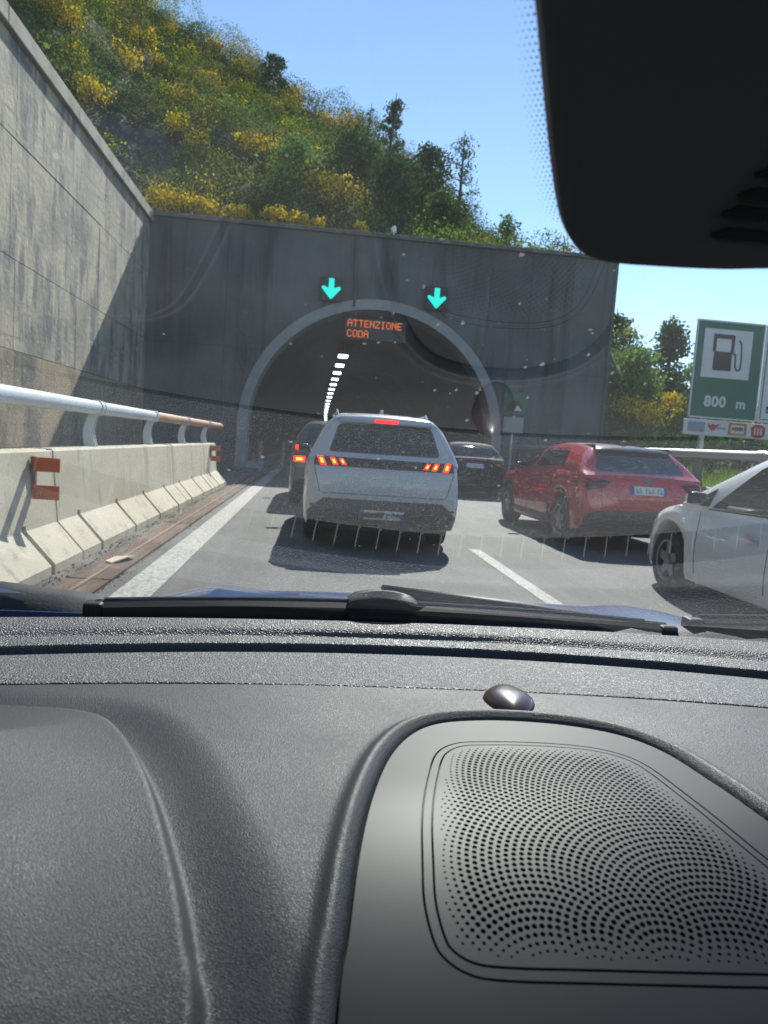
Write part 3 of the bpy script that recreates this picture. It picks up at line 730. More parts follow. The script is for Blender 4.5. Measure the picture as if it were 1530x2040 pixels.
    def mirrors(s, t, z, m=None):
        y = t - s.L / 2
        for sg_ in (-1, 1):
            b = MB(); x = sg_ * (s.hw * .93)
            bm = bmesh.new(); bmesh.ops.create_uvsphere(bm, u_segments=14, v_segments=10, radius=1)
            for v in bm.verts:
                c = v.co; v.co = Vector((x + sg_ * .10 + c.x * .10, y + (c.y * .075 if c.y > 0 else c.y * .03), z + .045 + c.z * .062))
            bm.verts.index_update(); b.add([v.co[:] for v in bm.verts], [[v.index for v in f.verts] for f in bm.faces]); bm.free()
            o = b.build('door_mirror', m or s.paint, s.e, smooth=True, world=False)
            MB().box((min(x + sg_ * .03, x + sg_ * .2), y - .036, z), (max(x + sg_ * .03, x + sg_ * .2), y - .031, z + .1), .001).build('mirror_glass', M_glass_dark, o, world=False)
            MB().tube([(x - sg_ * .06, y + .02, z - .02), (x + sg_ * .08, y, z + .02)], .022, 8).build('mirror_arm', M_trim, o, world=False)
def sorted_poly(p):
    c = (sum(q[0] for q in p) / len(p), sum(q[1] for q in p) / len(p)); return sorted(p, key=lambda q: atan2(q[1] - c[1], q[0] - c[0]))
def round_poly(poly, r, n=4):
    out = []
    for i in range(len(poly)):
        p0, p1, p2 = Vector(poly[i - 1]), Vector(poly[i]), Vector(poly[(i + 1) % len(poly)])
        a = (p0 - p1); c = (p2 - p1); k = min(r, a.length * .45, c.length * .45)
        A, C_ = p1 + a.normalized() * k, p1 + c.normalized() * k
        for j in range(n + 1):
            t = j / n; out.append(tuple((1 - t)**2 * A + 2 * t * (1 - t) * p1 + t * t * C_))
    return out
def mir(p): return [(-x, z) for x, z in p]

SUV = dict(L=4.45, hw=.93, wr=.34, wroof=.60, wheels=(.92, 3.58),
           zt=[(0, .84), (.03, .98), (.09, 1.05), (.25, 1.10), (1.2, 1.09), (2.5, 1.05), (3.15, 1.03), (3.6, 1.0), (4.1, .92), (4.36, .78), (4.45, .62)],
           zb=[(0, .46), (.08, .34), (.25, .25), (.6, .22), (3.8, .22), (4.2, .24), (4.45, .36)],
           w=[(0, .90), (.03, .945), (.10, .975), (.3, .995), (.8, 1), (3.5, .99), (4.0, .95), (4.28, .86), (4.45, .66)],
           roof=[(.10, 1.06), (.16, 1.13), (.30, 1.42), (.38, 1.555), (.5, 1.585), (1.0, 1.615), (1.6, 1.62), (2.3, 1.57), (2.8, 1.38), (3.3, 1.05)])
M_white_paint = mat('white_car_paint', (.42, .43, .45), .3, coat=.6, noise=((2, 2, 2), 3, (.40, .41, .43), .4, .7))
c = Car('white_suv', (.86, 8.42 + 4.45 / 2, 0), 0, SUV, M_white_paint, label='white SUV ahead of us with three claw brake lights each side', cat='car', group='cars queueing into the tunnel')
rwp = [(-.66, 1.135), (.66, 1.135), (.56, 1.45), (.50, 1.475), (-.50, 1.475), (-.56, 1.45)]
c.patch('rear_window', 'rear', rwp, M_glass_dark, rounding=.05)
c.patch('spoiler', 'rear', [(-.56, 1.49), (.56, 1.49), (.54, 1.555), (-.54, 1.555)], M_white_paint, off=.09, depth=.05, step=.05)
c.patch('high_brake_light', 'rear', [(-.135, 1.505), (.135, 1.505), (.135, 1.535), (-.135, 1.535)], M_red_on, off=.10, step=.05)
bd = c.patch('light_band', 'rear', [(-.83, .97), (.83, .97), (.81, 1.075), (-.81, 1.075)], M_trim, off=.010, step=.05)
for sg_ in (-1, 1):
    for (x, w_, h_) in ((.735, .034, .048), (.595, .028, .040), (.495, .023, .034)):
        q = [(sg_ * (x + .022 - w_), 1.025 + h_), (sg_ * (x + .022 + w_), 1.025 + h_), (sg_ * (x - .022 + w_), 1.025 - h_), (sg_ * (x - .022 - w_), 1.025 - h_)]
        o = c.patch('brake_light', 'rear', sorted_poly(q), M_red_on, off=.016, step=.03, parent=bd)
        q2 = [(sg_ * x + (p[0] - sg_ * x) * .5, 1.025 + (p[1] - 1.025) * .55) for p in q]
        c.patch('lamp_core', 'rear', sorted_poly(q2), M_red_hot, off=.020, step=.03, parent=bd)
c.patch('lower_bumper', 'rear', [(-.86, .27), (.86, .27), (.88, .44), (.70, .60), (-.70, .60), (-.88, .44)], M_trim, off=.012, step=.05)
c.patch('tailgate_seam', 'rear', [(-.72, .655), (.72, .655), (.72, .663), (-.72, .663)], M_dark, off=.002, step=.05)
for x in (-.80, .80):
    c.patch('bumper_reflector', 'rear', sorted_poly([(x - .05, .50), (x + .05, .50), (x + .05, .525), (x - .05, .525)]), M_red_off, off=.016, step=.05)
c.plate(.43)
for sg_ in (-1, 1):
    c.patch('tailgate_seam', 'rear', sorted_poly([(sg_ * .735, .66), (sg_ * .743, .66), (sg_ * .823, .965), (sg_ * .815, .965)]), M_dark, off=.002, step=.05)
    c.patch('chrome_trim', 'rear', sorted_poly([(sg_ * .40, .305), (sg_ * .66, .305), (sg_ * .66, .33), (sg_ * .40, .33)]), M_chrome, off=.016, step=.05)
MB().tube([(0, -2.14, 1.135), (.22, -2.13, 1.16), (.42, -2.115, 1.19)], .012, 6).build('rear_wiper', M_trim, c.e, world=False)
c.both('side_window', [(-1.75, 1.12), (-.1, 1.10), (-.1, 1.50), (-1.35, 1.49)], M_glass_dark, rounding=.05)
c.both('side_window', [(0, 1.10), (.95, 1.08), (.35, 1.46), (0, 1.50)], M_glass_dark, rounding=.05)
c.patch('windscreen', 'front', [(-.62, 1.12), (.62, 1.12), (.50, 1.52), (-.50, 1.52)], M_glass_dark, rounding=.05)
c.both('sill_trim', [(-1.0, .23), (1.05, .23), (1.05, .34), (-1.0, .34)], M_trim, step=.1)
c.mirrors(2.95, 1.08)
for sg_ in (-1, 1):
    MB().tube([(sg_ * .56, -1.5, 1.585), (sg_ * .57, -1.3, 1.645), (sg_ * .57, 0, 1.64), (sg_ * .56, .3, 1.56)], .018, 8).build('roof_rail', M_chrome, c.e, world=False)
MB().prism([(-1.35, 1.60), (-1.10, 1.62), (-1.28, 1.69), (-1.34, 1.685)], 0, -.02, .02).build('aerial_fin', M_white_paint, c.e, world=False)

M_red_paint = mat('red_car_paint', (.46, .02, .026), .25, coat=.8)
RED = dict(L=4.35, hw=.92, wr=.34, wroof=.57, wheels=(.85, 3.48),
           zt=[(0, .78), (.03, .94), (.08, 1.02), (.2, 1.07), (.8, 1.09), (1.5, 1.05), (2.4, 1.00), (3.0, .99), (3.5, .96), (4.0, .87), (4.27, .74), (4.35, .58)],
           zb=[(0, .46), (.08, .34), (.25, .25), (.6, .22), (3.8, .22), (4.1, .24), (4.35, .36)], crease=.66,
           w=[(0, .88), (.03, .93), (.10, .965), (.3, .99), (.8, 1), (3.4, .985), (3.9, .94), (4.18, .85), (4.35, .66)],
           roof=[(.10, 1.04), (.22, 1.10), (.48, 1.34), (.62, 1.435), (.80, 1.455), (1.2, 1.48), (1.7, 1.49), (2.3, 1.435), (2.8, 1.25), (3.2, 1.02)])
c = Car('red_crossover', (4.55, 9.62 + 4.35 / 2, 0), radians(1.5), RED, M_red_paint, label='red crossover with black lower bumper in the right lane', cat='car', group='cars queueing into the tunnel')
c.patch('rear_window', 'rear', [(-.66, 1.10), (.66, 1.10), (.56, 1.37), (.48, 1.40), (-.48, 1.40), (-.56, 1.37)], mat('rear_glass_blue', (.02, .03, .045), .03, spec=.8), rounding=.05)
c.patch('spoiler', 'rear', [(-.58, 1.405), (.58, 1.405), (.56, 1.47), (-.56, 1.47)], mat('gloss_spoiler', (.012, .012, .014), .2), off=.10, depth=.05, step=.05)
for sg_ in (-1, 1):
    q = [(sg_ * .50, .98), (sg_ * .86, .99), (sg_ * .90, .90), (sg_ * .82, .83), (sg_ * .62, .88)]
    o = c.patch('tail_lamp', 'rear', sorted_poly(q), M_dlamp, off=.014, step=.04)
    c.patch('lamp_strip', 'rear', sorted_poly([(sg_ * .60, .945), (sg_ * .86, .955), (sg_ * .86, .925), (sg_ * .62, .915)]), M_red_off, off=.018, step=.04, parent=o)
c.patch('lower_bumper', 'rear', [(-.89, .30), (.89, .30), (.90, .46), (.78, .53), (.45, .58), (-.45, .58), (-.78, .53), (-.90, .46)], M_trim, off=.012, step=.05)
for x in (-.7, .7): c.patch('bumper_reflector', 'rear', sorted_poly([(x - .07, .43), (x + .07, .43), (x + .07, .455), (x - .07, .455)]), M_red_off, off=.016, step=.05)
c.plate(.865, .03)
c.patch('badge', 'rear', [(.03 + .05 * cos(t), 1.0 + .046 * sin(t)) for t in np.linspace(0, 2 * pi, 15)[:-1]], M_rim, off=.012, step=.1)
c.both('side_window', [(-1.25, 1.14), (.05, 1.07), (.05, 1.40), (-1.0, 1.40)], M_glass_dark, rounding=.05)
c.both('side_window', [(.13, 1.07), (.95, 1.04), (.35, 1.36), (.13, 1.40)], M_glass_dark, rounding=.05)
c.patch('windscreen', 'front', [(-.62, 1.08), (.62, 1.08), (.50, 1.42), (-.50, 1.42)], M_glass_dark, rounding=.05)
c.both('sill_trim', [(-.85, .23), (.90, .23), (.90, .37), (-.85, .37)], M_trim, step=.1)
for mode in ('left', 'right'):
    for tw in RED['wheels']:
        a = np.linspace(-.15, pi + .15, 22); y0 = tw - RED['L'] / 2
        c.patch('arch_trim', mode, [(y0 + .465 * cos(t), .34 + .465 * sin(t)) for t in a] + [(y0 + .405 * cos(t), .34 + .405 * sin(t)) for t in a[::-1]], M_trim, off=.012, step=.09)
    c.patch('door_handle', mode, [(-.62, .93), (-.42, .93), (-.42, .96), (-.62, .96)], M_red_paint, off=.03, step=.1)
c.mirrors(2.72, 1.02)
for mode in ('left', 'right'):
    for (ya, yb_) in ((.085, .085), (1.02, .92), (-.78, -.95)):
        c.patch('door_seam', mode, sorted_poly([(ya, .38), (ya + .009, .38), (yb_ + .009, 1.03), (yb_, 1.03)]), M_dark, off=.002, step=.06)
for sg_ in (-1, 1): c.patch('tailgate_seam', 'rear', sorted_poly([(sg_ * .60, .62), (sg_ * .608, .62), (sg_ * .66, .88), (sg_ * .652, .88)]), M_dark, off=.002, step=.05)
c.patch('tailgate_seam', 'rear', [(-.60, .615), (.60, .615), (.60, .623), (-.60, .623)], M_dark, off=.002, step=.05)
MB().prism([(-1.40, 1.45), (-1.20, 1.47), (-1.34, 1.55), (-1.39, 1.545)], 0, -.02, .02).build('aerial_fin', M_trim, c.e, world=False)

M_silver = mat('pearl_car_paint', (.76, .77, .77), .3, coat=.5)
HATCH = dict(L=3.95, hw=.85, wr=.315, wroof=.55, wheels=(.55, 3.19), crease=.60,
             zt=[(0, .78), (.04, .88), (.15, .93), (.4, .94), (1.4, .90), (2.3, .875), (2.75, .90), (3.05, .885), (3.4, .81), (3.7, .68), (3.88, .55), (3.95, .45)],
             zb=[(0, .36), (.1, .26), (.3, .20), (3.4, .18), (3.75, .20), (3.95, .28)],
             w=[(0, .86), (.05, .93), (.2, .97), (.6, .995), (2.9, 1), (3.3, .985), (3.6, .93), (3.82, .80), (3.95, .58)],
             roof=[(.10, .96), (.18, 1.10), (.35, 1.36), (.5, 1.45), (1.0, 1.50), (1.5, 1.50), (2.0, 1.40), (2.5, 1.18), (2.98, .93)])
c = Car('white_hatchback', (4.36, 7.57 - 3.95 / 2, 0), radians(-.5), HATCH, M_silver, label='pearl white hatchback beside us at the right edge, only its front half showing', cat='car')
yo = -3.95 / 2
c.both('side_window', [(yo + 1.62, .905), (yo + 2.50, .89), (yo + 2.02, 1.28), (yo + 1.62, 1.39)], M_glass_dark, rounding=.04)
c.both('side_window', [(yo + .75, .94), (yo + 1.55, .91), (yo + 1.55, 1.39), (yo + .95, 1.37)], M_glass_dark, rounding=.05)
c.both('quarter_window', [(yo + 2.54, .90), (yo + 2.86, .90), (yo + 2.52, 1.07)], M_glass_dark, rounding=.02, step=.04)
c.patch('windscreen', 'front', [(-.60, 1.0), (.60, 1.0), (.46, 1.40), (-.46, 1.40)], M_glass_dark, rounding=.05)
c.patch('rear_window', 'rear', [(-.58, 1.04), (.58, 1.04), (.46, 1.36), (-.46, 1.36)], M_glass_dark, rounding=.05)
for mode in ('left', 'right'):
    c.patch('door_handle', mode, [(yo + 1.72, .70), (yo + 1.90, .70), (yo + 1.90, .727), (yo + 1.72, .727)], M_chrome, off=.035, step=.06)
    c.patch('door_seam', mode, [(yo + 1.575, .25), (yo + 1.583, .25), (yo + 1.583, .87), (yo + 1.575, .87)], M_dark, off=.002, step=.06)
    c.patch('door_seam', mode, [(yo + 2.62, .28), (yo + 2.628, .28), (yo + 2.66, .84), (yo + 2.652, .84)], M_dark, off=.002, step=.06)
    c.patch('head_lamp', mode, [(yo + 3.45, .70), (yo + 3.62, .58), (yo + 3.72, .50), (yo + 3.70, .60), (yo + 3.52, .74)], M_hlamp, off=.006, step=.04)
    c.patch('waist_trim', mode, [(yo + .7, .90), (yo + 2.55, .872), (yo + 2.55, .885), (yo + .7, .913)], M_trim, off=.006, step=.1)
c.mirrors(2.62, .92)

M_dark_paint = mat('dark_car_paint', (.03, .032, .036), .3, coat=.6)
DK = dict(SUV); 
c = Car('dark_estate_car', (.47, 13.4 + 2.2, 0), radians(1.), dict(SUV, hw=.90), M_dark_paint, label='dark car in the tunnel shade, mostly hidden ahead of the white SUV', cat='car', group='cars queueing into the tunnel')
c.patch('rear_window', 'rear', rwp, M_glass_dark, rounding=.05)
c.patch('high_brake_light', 'rear', [(-.26, 1.50), (-.14, 1.50), (-.14, 1.54), (-.26, 1.54)], M_red_on, off=.03, step=.05)
for sg_ in (-1, 1):
    o = c.patch('tail_lamp', 'rear', sorted_poly([(sg_ * .62, .84), (sg_ * .82, .84), (sg_ * .82, .94), (sg_ * .62, .94)]), M_red_on, off=.012, step=.06)
    c.patch('lamp_core', 'rear', sorted_poly([(sg_ * .66, .865), (sg_ * .78, .865), (sg_ * .78, .915), (sg_ * .66, .915)]), M_red_hot, off=.016, step=.06, parent=o)
    c.patch('tail_lamp', 'rear', sorted_poly([(sg_ * .74, 1.06), (sg_ * .80, 1.06), (sg_ * .80, 1.14), (sg_ * .74, 1.14)]), M_red_on, off=.05, step=.06)
c.both('side_window', [(-1.75, 1.12), (.95, 1.08), (.35, 1.46), (-1.35, 1.49)], M_glass_dark, rounding=.05)
c.plate(.55); c.mirrors(2.95, 1.08)
M_navy = mat('navy_car_paint', (.012, .015, .024), .7, spec=.12)
c = Car('navy_hatchback', (4.35, 19.2 + 2.1, 0), 0, dict(RED, hw=.88), M_navy, label='dark blue car in the shade of the tunnel mouth, ahead of the red crossover', cat='car', group='cars queueing into the tunnel')
c.patch('rear_window', 'rear', [(-.66, 1.10), (.66, 1.10), (.56, 1.37), (-.56, 1.37)], M_glass_dark, rounding=.05)
c.both('side_window', [(-1.25, 1.14), (.95, 1.04), (.35, 1.36), (-1.0, 1.40)], M_glass_dark, rounding=.05)
for sg_ in (-1, 1): c.patch('tail_lamp', 'rear', sorted_poly([(sg_ * .55, .98), (sg_ * .85, .98), (sg_ * .85, .88), (sg_ * .60, .88)]), M_red_off, off=.012, step=.06)
c.plate(.865)
c = Car('grey_car', (.6, 21.5 + 2.2, 0), 0, dict(SUV, hw=.9), mat('grey_car_paint', (.09, .09, .095), .35), label='grey car far ahead in the left lane inside the tunnel mouth', cat='car', group='cars queueing into the tunnel')
c.patch('rear_window', 'rear', rwp, M_glass_dark, rounding=.05)
for sg_ in (-1, 1): c.patch('tail_lamp', 'rear', sorted_poly([(sg_ * .62, .84), (sg_ * .82, .84), (sg_ * .82, 1.0), (sg_ * .62, 1.0)]), M_red_on, off=.012, step=.06)

# ================================================================== VEGETATION
G1 = leaf_mat('scrub_leaf', [(0, (.035, .07, .012)), (.35, (.11, .20, .03)), (.7, (.2, .30, .04)), (1, (.32, .39, .055))], (.16, .52, .68, (.24, .23, .05)), trans=.28)
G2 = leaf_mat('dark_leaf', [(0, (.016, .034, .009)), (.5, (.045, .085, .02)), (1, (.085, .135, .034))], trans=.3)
G3 = leaf_mat('fresh_leaf', [(0, (.06, .12, .025)), (.5, (.14, .24, .05)), (1, (.23, .34, .08))], trans=.45)
G4 = leaf_mat('broom_flower', [(0, (.10, .13, .02)), (.25, (.42, .29, .012)), (.6, (.78, .56, .012)), (1, (.9, .7, .03))], trans=.35)
G5 = leaf_mat('feathery_leaf', [(0, (.035, .06, .022)), (.5, (.075, .12, .045)), (1, (.13, .18, .07))], trans=.4)
M_bark = mat('bark', (.075, .06, .045), .9, noise=((8, 8, 2), 5, (.12, .1, .075), .4, .65))

def leaf_quads(C_, size, r, flat=.5):
    n = len(C_)
    a = r.normal(size=(n, 3)); a[:, 2] *= flat; a /= np.linalg.norm(a, axis=1)[:, None] + 1e-9
    u = np.cross(a, r.normal(size=(n, 3))); u /= np.linalg.norm(u, axis=1)[:, None] + 1e-9
    v = np.cross(a, u); s = (size * r.uniform(.6, 1.35, n))[:, None]
    V = np.stack([C_ - u * s * .5, C_ + v * s * .32, C_ + u * s * .5, C_ - v * s * .32], 1).reshape(-1, 3)
    return V, np.arange(4 * n).reshape(-1, 4)
def clump_pts(c, rad, n, r, shell=.55):
    d = r.normal(size=(n, 3)); d /= np.linalg.norm(d, axis=1)[:, None]
    k = shell + (1 - shell) * r.random(n) ** .7
    k *= 1 + .22 * np.sin(d[:, 0] * 5 + c[0]) * np.cos(d[:, 1] * 4 + c[1])
    p = c + d * k[:, None] * np.asarray(rad)
    return p
# scrub: one mass covering the slope
pts = []; sizes = []
r = np.random.default_rng(11)
N = 0
KIND = [[], [], []]
NB = 2600
sx = r.uniform(-34, 30, NB); sy = r.uniform(30.6, 75, NB)
RKX, RKY = -11.2, 39.0
rockz = lambda x, y: ((x - RKX) / 3.6) ** 2 + ((y - RKY) / 8.5) ** 2 < 1
yel = []
for x, y in zip(sx, sy):
    if x > 9 and y < 34: continue
    if rockz(x, y) and r.random() < .8: continue
    if x < -.62 * y: continue                       # behind the retaining wall, never in view
    R = r.uniform(.5, 1.0) * (1 + .2 * (y > 50)) * (1.9 if r.random() < .25 else 1)
    z = float(terrain_z(x, y)); n = int(125 * R * R + 45)
    c0 = np.array([x, y, z + R * .42])
    if r.random() < .10 and y > 33:
        yel.append(clump_pts(c0 + np.array([0, 0, .25]), (R * .8, R * .8, R * .6), int(n * .6), r, .5))
    kd = r.choice(3, p=(.40, .38, .22)); KIND[kd].append(clump_pts(c0, (R, R, R * .88), int(n * 1.9), r, .74))  # dark kind: deep green bushes, leaf colour partly standing in for the slope's shadows
lx = r.uniform(-26, -7.2, 700); ly = r.uniform(8, 31, 700)
for x, y in zip(lx, ly):
    z = float(terrain_z(x, y)); R = r.uniform(.5, 1.2)
    if x > -8 and r.random() < .7: continue
    n = int(45 * R * R + 20); pts.append(clump_pts(np.array([x, y, z + R * .35]), (R, R, R * .8), n, r)); sizes.append(np.full(n, .18))
for kd, (mm, lab) in enumerate(((G2, 'dark green scrub patches on the hillside above the tunnel, coloured partly for its shadows'), (G1, 'mid green scrub patches on the hillside above the tunnel'), (leaf_mat('dry_scrub_leaf', [(0, (.08, .08, .025)), (.5, (.19, .18, .05)), (1, (.31, .28, .085))], trans=.35), 'dry olive scrub patches on the hillside above the tunnel'))):
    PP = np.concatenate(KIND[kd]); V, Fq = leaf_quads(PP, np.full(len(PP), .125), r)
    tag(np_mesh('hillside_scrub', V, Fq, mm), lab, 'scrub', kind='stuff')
PT = np.concatenate(pts); SZ = np.concatenate(sizes)
V, Fq = leaf_quads(PT, SZ, r)
YP = np.concatenate(yel); Vy, Fy = leaf_quads(YP, np.full(len(YP), .15), r)
tag(np_mesh('hillside_broom', Vy, Fy, G4), 'yellow broom flowers scattered through the hillside scrub', 'broom', kind='stuff')
tag(np_mesh('hillside_scrub', V, Fq, G1), 'green scrub on the bank behind the left retaining wall', 'scrub', kind='stuff')

# fresh green thicket on the right bank
pr_ = []
for _ in range(260):
    y = r.uniform(29.8, 46); x = r.uniform(12.6, 16) + (y - 29) * r.uniform(.05, .75)
    R = r.uniform(.7, 1.5); z = float(terrain_z(x, y)) if y > 29 else .5
    pr_.append(clump_pts(np.array([x, y, z + R * .5]), (R, R, R), int(110 * R * R + 50), r, .7))
pr_ = np.concatenate(pr_); Vr, Fr = leaf_quads(pr_, np.full(len(pr_), .14), r)
tag(np_mesh('bank_thicket', Vr, Fr, G3), 'fresh green thicket filling the bank right of the portal', 'thicket', kind='stuff')
# bare grey rock face showing between the scrub, beside the wall corner
gx1, gy1 = np.meshgrid(np.linspace(RKX - 3.8, RKX + 3.8, 50), np.linspace(RKY - 8.4, RKY + 8.8, 70))
ed = np.clip(1.05 - (((gx1 - RKX) / 3.7) ** 2 + ((gy1 - RKY) / 8.6) ** 2), -.4, .6)
gz1 = terrain_z(gx1, gy1) + ed * 1.3 + vnoise(gx1, gy1, .9, 8) * .9 + vnoise(gx1 * 1.7, gy1 * .6, .5, 9) * .45
Pk = np.stack([gx1, gy1, gz1], -1)
tag(MB().grid(Pk).build('rock_face', mat('grey_rock', (.075, .076, .08), .95, noise=[((1.2, 1.2, .6), 8, (.04, .042, .046), .42, .6), ((4, 4, 2), 6, (.15, .148, .14), .6, .74)], bump=(4, .8, .15))), 'bare grey rock face among the scrub beside the wall corner', 'rock')
def bush(name, x, y, R, m, label, group=None, h=1., n=None, size=.16, z=None, cat='bush', lobes=5, seed=0, base=True):
    r = np.random.default_rng(int(abs(x * 91 + y * 37)) + seed)
    z0 = float(terrain_z(x, y)) if z is None else z
    e = empty(name, (x, y, z0), label=label, cat=cat, group=group)
    n = n or int(260 * R * R + 120)
    P = []
    for k in range(lobes):
        a = r.uniform(0, 2 * pi); q = R * r.uniform(.15, .62); s_ = R * r.uniform(.42, .68)
        P.append(clump_pts(np.array([x + q * cos(a), y + q * sin(a), z0 + R * h * r.uniform(.35, .85)]), (s_, s_, s_ * h * .9), n // lobes, r, .4))
    V, Fq = leaf_quads(np.concatenate(P), np.full(sum(len(p) for p in P), size), r)
    np_mesh('foliage', V, Fq, m, e)
    b = MB()
    for k in range(4):
        a = r.uniform(0, 2 * pi)
        b.tube([(x, y, z0 - .2), (x + .25 * R * cos(a), y + .25 * R * sin(a), z0 + .4 * R * h), (x + .5 * R * cos(a), y + .5 * R * sin(a), z0 + .85 * R * h)], [.05 * R + .01, .035 * R + .008, .012], 5)
    b.build('stems', M_bark, e)
    return e
def tree(name, x, y, z0, H, R, m, label, crown0=.25, size=.22, nl=14, nleaf=1800, slim=False, cat='tree', group=None, sparse=.45, seed=0):
    r = np.random.default_rng(int(abs(x * 53 + y * 19)) + seed)
    e = empty(name, (x, y, z0), label=label, cat=cat, group=group)
    b = MB(); bend = r.normal(0, .04 * H, 2)
    axis = lambda t: (x + bend[0] * t * t, y + bend[1] * t * t, z0 - .3 + (H + .3) * t)
    b.tube([axis(t) for t in np.linspace(0, 1, 8)], [.035 * H * (1 - t) ** .8 * .6 + .015 for t in np.linspace(0, 1, 8)], 7)
    P = []
    for k in range(nl):
        t = crown0 + (1 - crown0) * (k + r.random()) / nl; a = k * 2.4 + r.uniform(-.4, .4)
        prof = (sin(pi * min(1, (t - crown0) / (1 - crown0) * .85 + .12)) ** .7) if not slim else (1.08 - (t - crown0) / (1 - crown0)) ** .75
        ln = R * prof * r.uniform(.65, 1.05); p0 = Vector(axis(t * .93)); up = .45 if not slim else .55
        p1 = p0 + Vector((cos(a) * ln, sin(a) * ln, up * ln)); pm = p0.lerp(p1, .5) + Vector((0, 0, -.06 * ln))
        b.tube([p0, pm, p1], [.012 * H * .5 + .01, .012, .006], 5)
        m_ = nleaf // nl; cr = R * (.40 if not slim else .26) * r.uniform(.75, 1.2)
        P.append(clump_pts(np.array(p1) * .55 + np.array(pm) * .45, (cr, cr, cr * .85), int(m_ * .62), r, sparse))
        P.append(clump_pts(np.array(p0) * .5 + np.array(p1) * .5, (cr * .75, cr * .75, cr * .6), int(m_ * .38), r, sparse))
    b.build('trunk', M_bark, e, smooth=True)
    PP = np.concatenate(P)
    V, Fq = leaf_quads(PP, np.full(len(PP), size), r)
    np_mesh('crown', V, Fq, m, e)
    return e
def at(px, py, Y):
    """world point on the plane y = Y that the photograph shows at this pixel (used to survey tree positions)"""
    d = F_ + R_ * ((px - 765) / 1450) - U_ * ((py - 1020) / 1450); k = Y / d.y
    return EYE[0] + d.x * k, EYE[2] + d.z * k
def tree_px(name, px, ptop, pbot, Y, wpx, m, label, **k):
    x, zt_ = at(px, ptop, Y); _, zb_ = at(px, pbot, Y); zb_ = min(zb_, float(terrain_z(x, Y)) + .2)
    return tree(name, x, Y, zb_, zt_ - zb_, wpx / 1450 * Y / 2, m, label, **k)
tree_px('broadleaf_tree', 603, 280, 432, 36, 132, G3, 'bright green leafy tree on the slope above the left part of the portal', nleaf=3000, crown0=.06, size=.17, nl=26)
tree_px('feathery_tree', 782, 186, 400, 46, 92, G5, 'tallest thin feathery tree standing on the skyline', nleaf=2400, slim=True, size=.16, nl=30, sparse=.15)
tree_px('bare_tree', 733, 205, 330, 46, 44, G5, 'small half bare tree left of the tallest feathery tree', nleaf=320, slim=True, size=.14, nl=14, sparse=.1)
tree_px('feathery_tree', 926, 262, 470, 44, 88, G5, 'lone airy tree at the right end of the skyline', nleaf=1500, slim=False, crown0=.12, size=.14, nl=30, sparse=.1)
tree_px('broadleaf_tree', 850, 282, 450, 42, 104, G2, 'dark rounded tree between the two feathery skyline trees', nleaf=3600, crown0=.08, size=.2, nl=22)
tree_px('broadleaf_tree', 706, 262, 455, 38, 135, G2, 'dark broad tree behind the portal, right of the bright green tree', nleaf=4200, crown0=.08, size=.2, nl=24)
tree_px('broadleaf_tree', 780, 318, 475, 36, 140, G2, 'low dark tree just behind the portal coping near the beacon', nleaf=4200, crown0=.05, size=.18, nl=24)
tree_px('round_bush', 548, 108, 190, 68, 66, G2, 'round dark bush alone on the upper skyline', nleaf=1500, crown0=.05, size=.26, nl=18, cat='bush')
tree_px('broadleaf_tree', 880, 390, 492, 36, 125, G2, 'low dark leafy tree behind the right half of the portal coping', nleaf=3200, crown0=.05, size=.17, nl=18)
tree_px('round_bush', 1010, 430, 500, 40, 80, G1, 'green bush at the right end of the portal top', nleaf=1500, crown0=.05, size=.16, nl=16, cat='bush')
tree_px('broadleaf_tree', 1345, 628, 900, 34, 120, G5, 'tall pale green tree left of the motorway sign', nleaf=6000, crown0=.05, size=.17, nl=34)
tree_px('broadleaf_tree', 1270, 690, 880, 31, 130, G3, 'fresh green leafy tree beside the right end of the portal', nleaf=5500, crown0=.03, size=.16, nl=30)
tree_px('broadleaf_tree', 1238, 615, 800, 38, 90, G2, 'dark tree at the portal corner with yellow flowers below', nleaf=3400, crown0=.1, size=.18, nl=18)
tree_px('broadleaf_tree', 1440, 700, 920, 30, 150, G3, 'light green tree behind the motorway sign', nleaf=4500, crown0=.05, size=.16, nl=22)
for px_, py_, Y in ((1250, 870, 27), (1330, 880, 25), (1410, 890, 24), (1480, 880, 26), (1540, 870, 27)):
    x, _ = at(px_, py_, Y)
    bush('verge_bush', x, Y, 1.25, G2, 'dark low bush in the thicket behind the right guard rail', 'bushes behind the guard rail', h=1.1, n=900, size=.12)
for px_, py_, Y, R in ((1225, 810, 30, .8), (1262, 815, 29, .8), (1300, 825, 28, .9), (1335, 800, 29, .7), (1240, 660, 39, .8)):
    x, z = at(px_, py_, Y)
    bush('broom_bush', x, Y, R, G4, 'yellow flowering broom right of the portal', 'broom right of the portal', n=800, size=.11, z=z - .5, lobes=7)
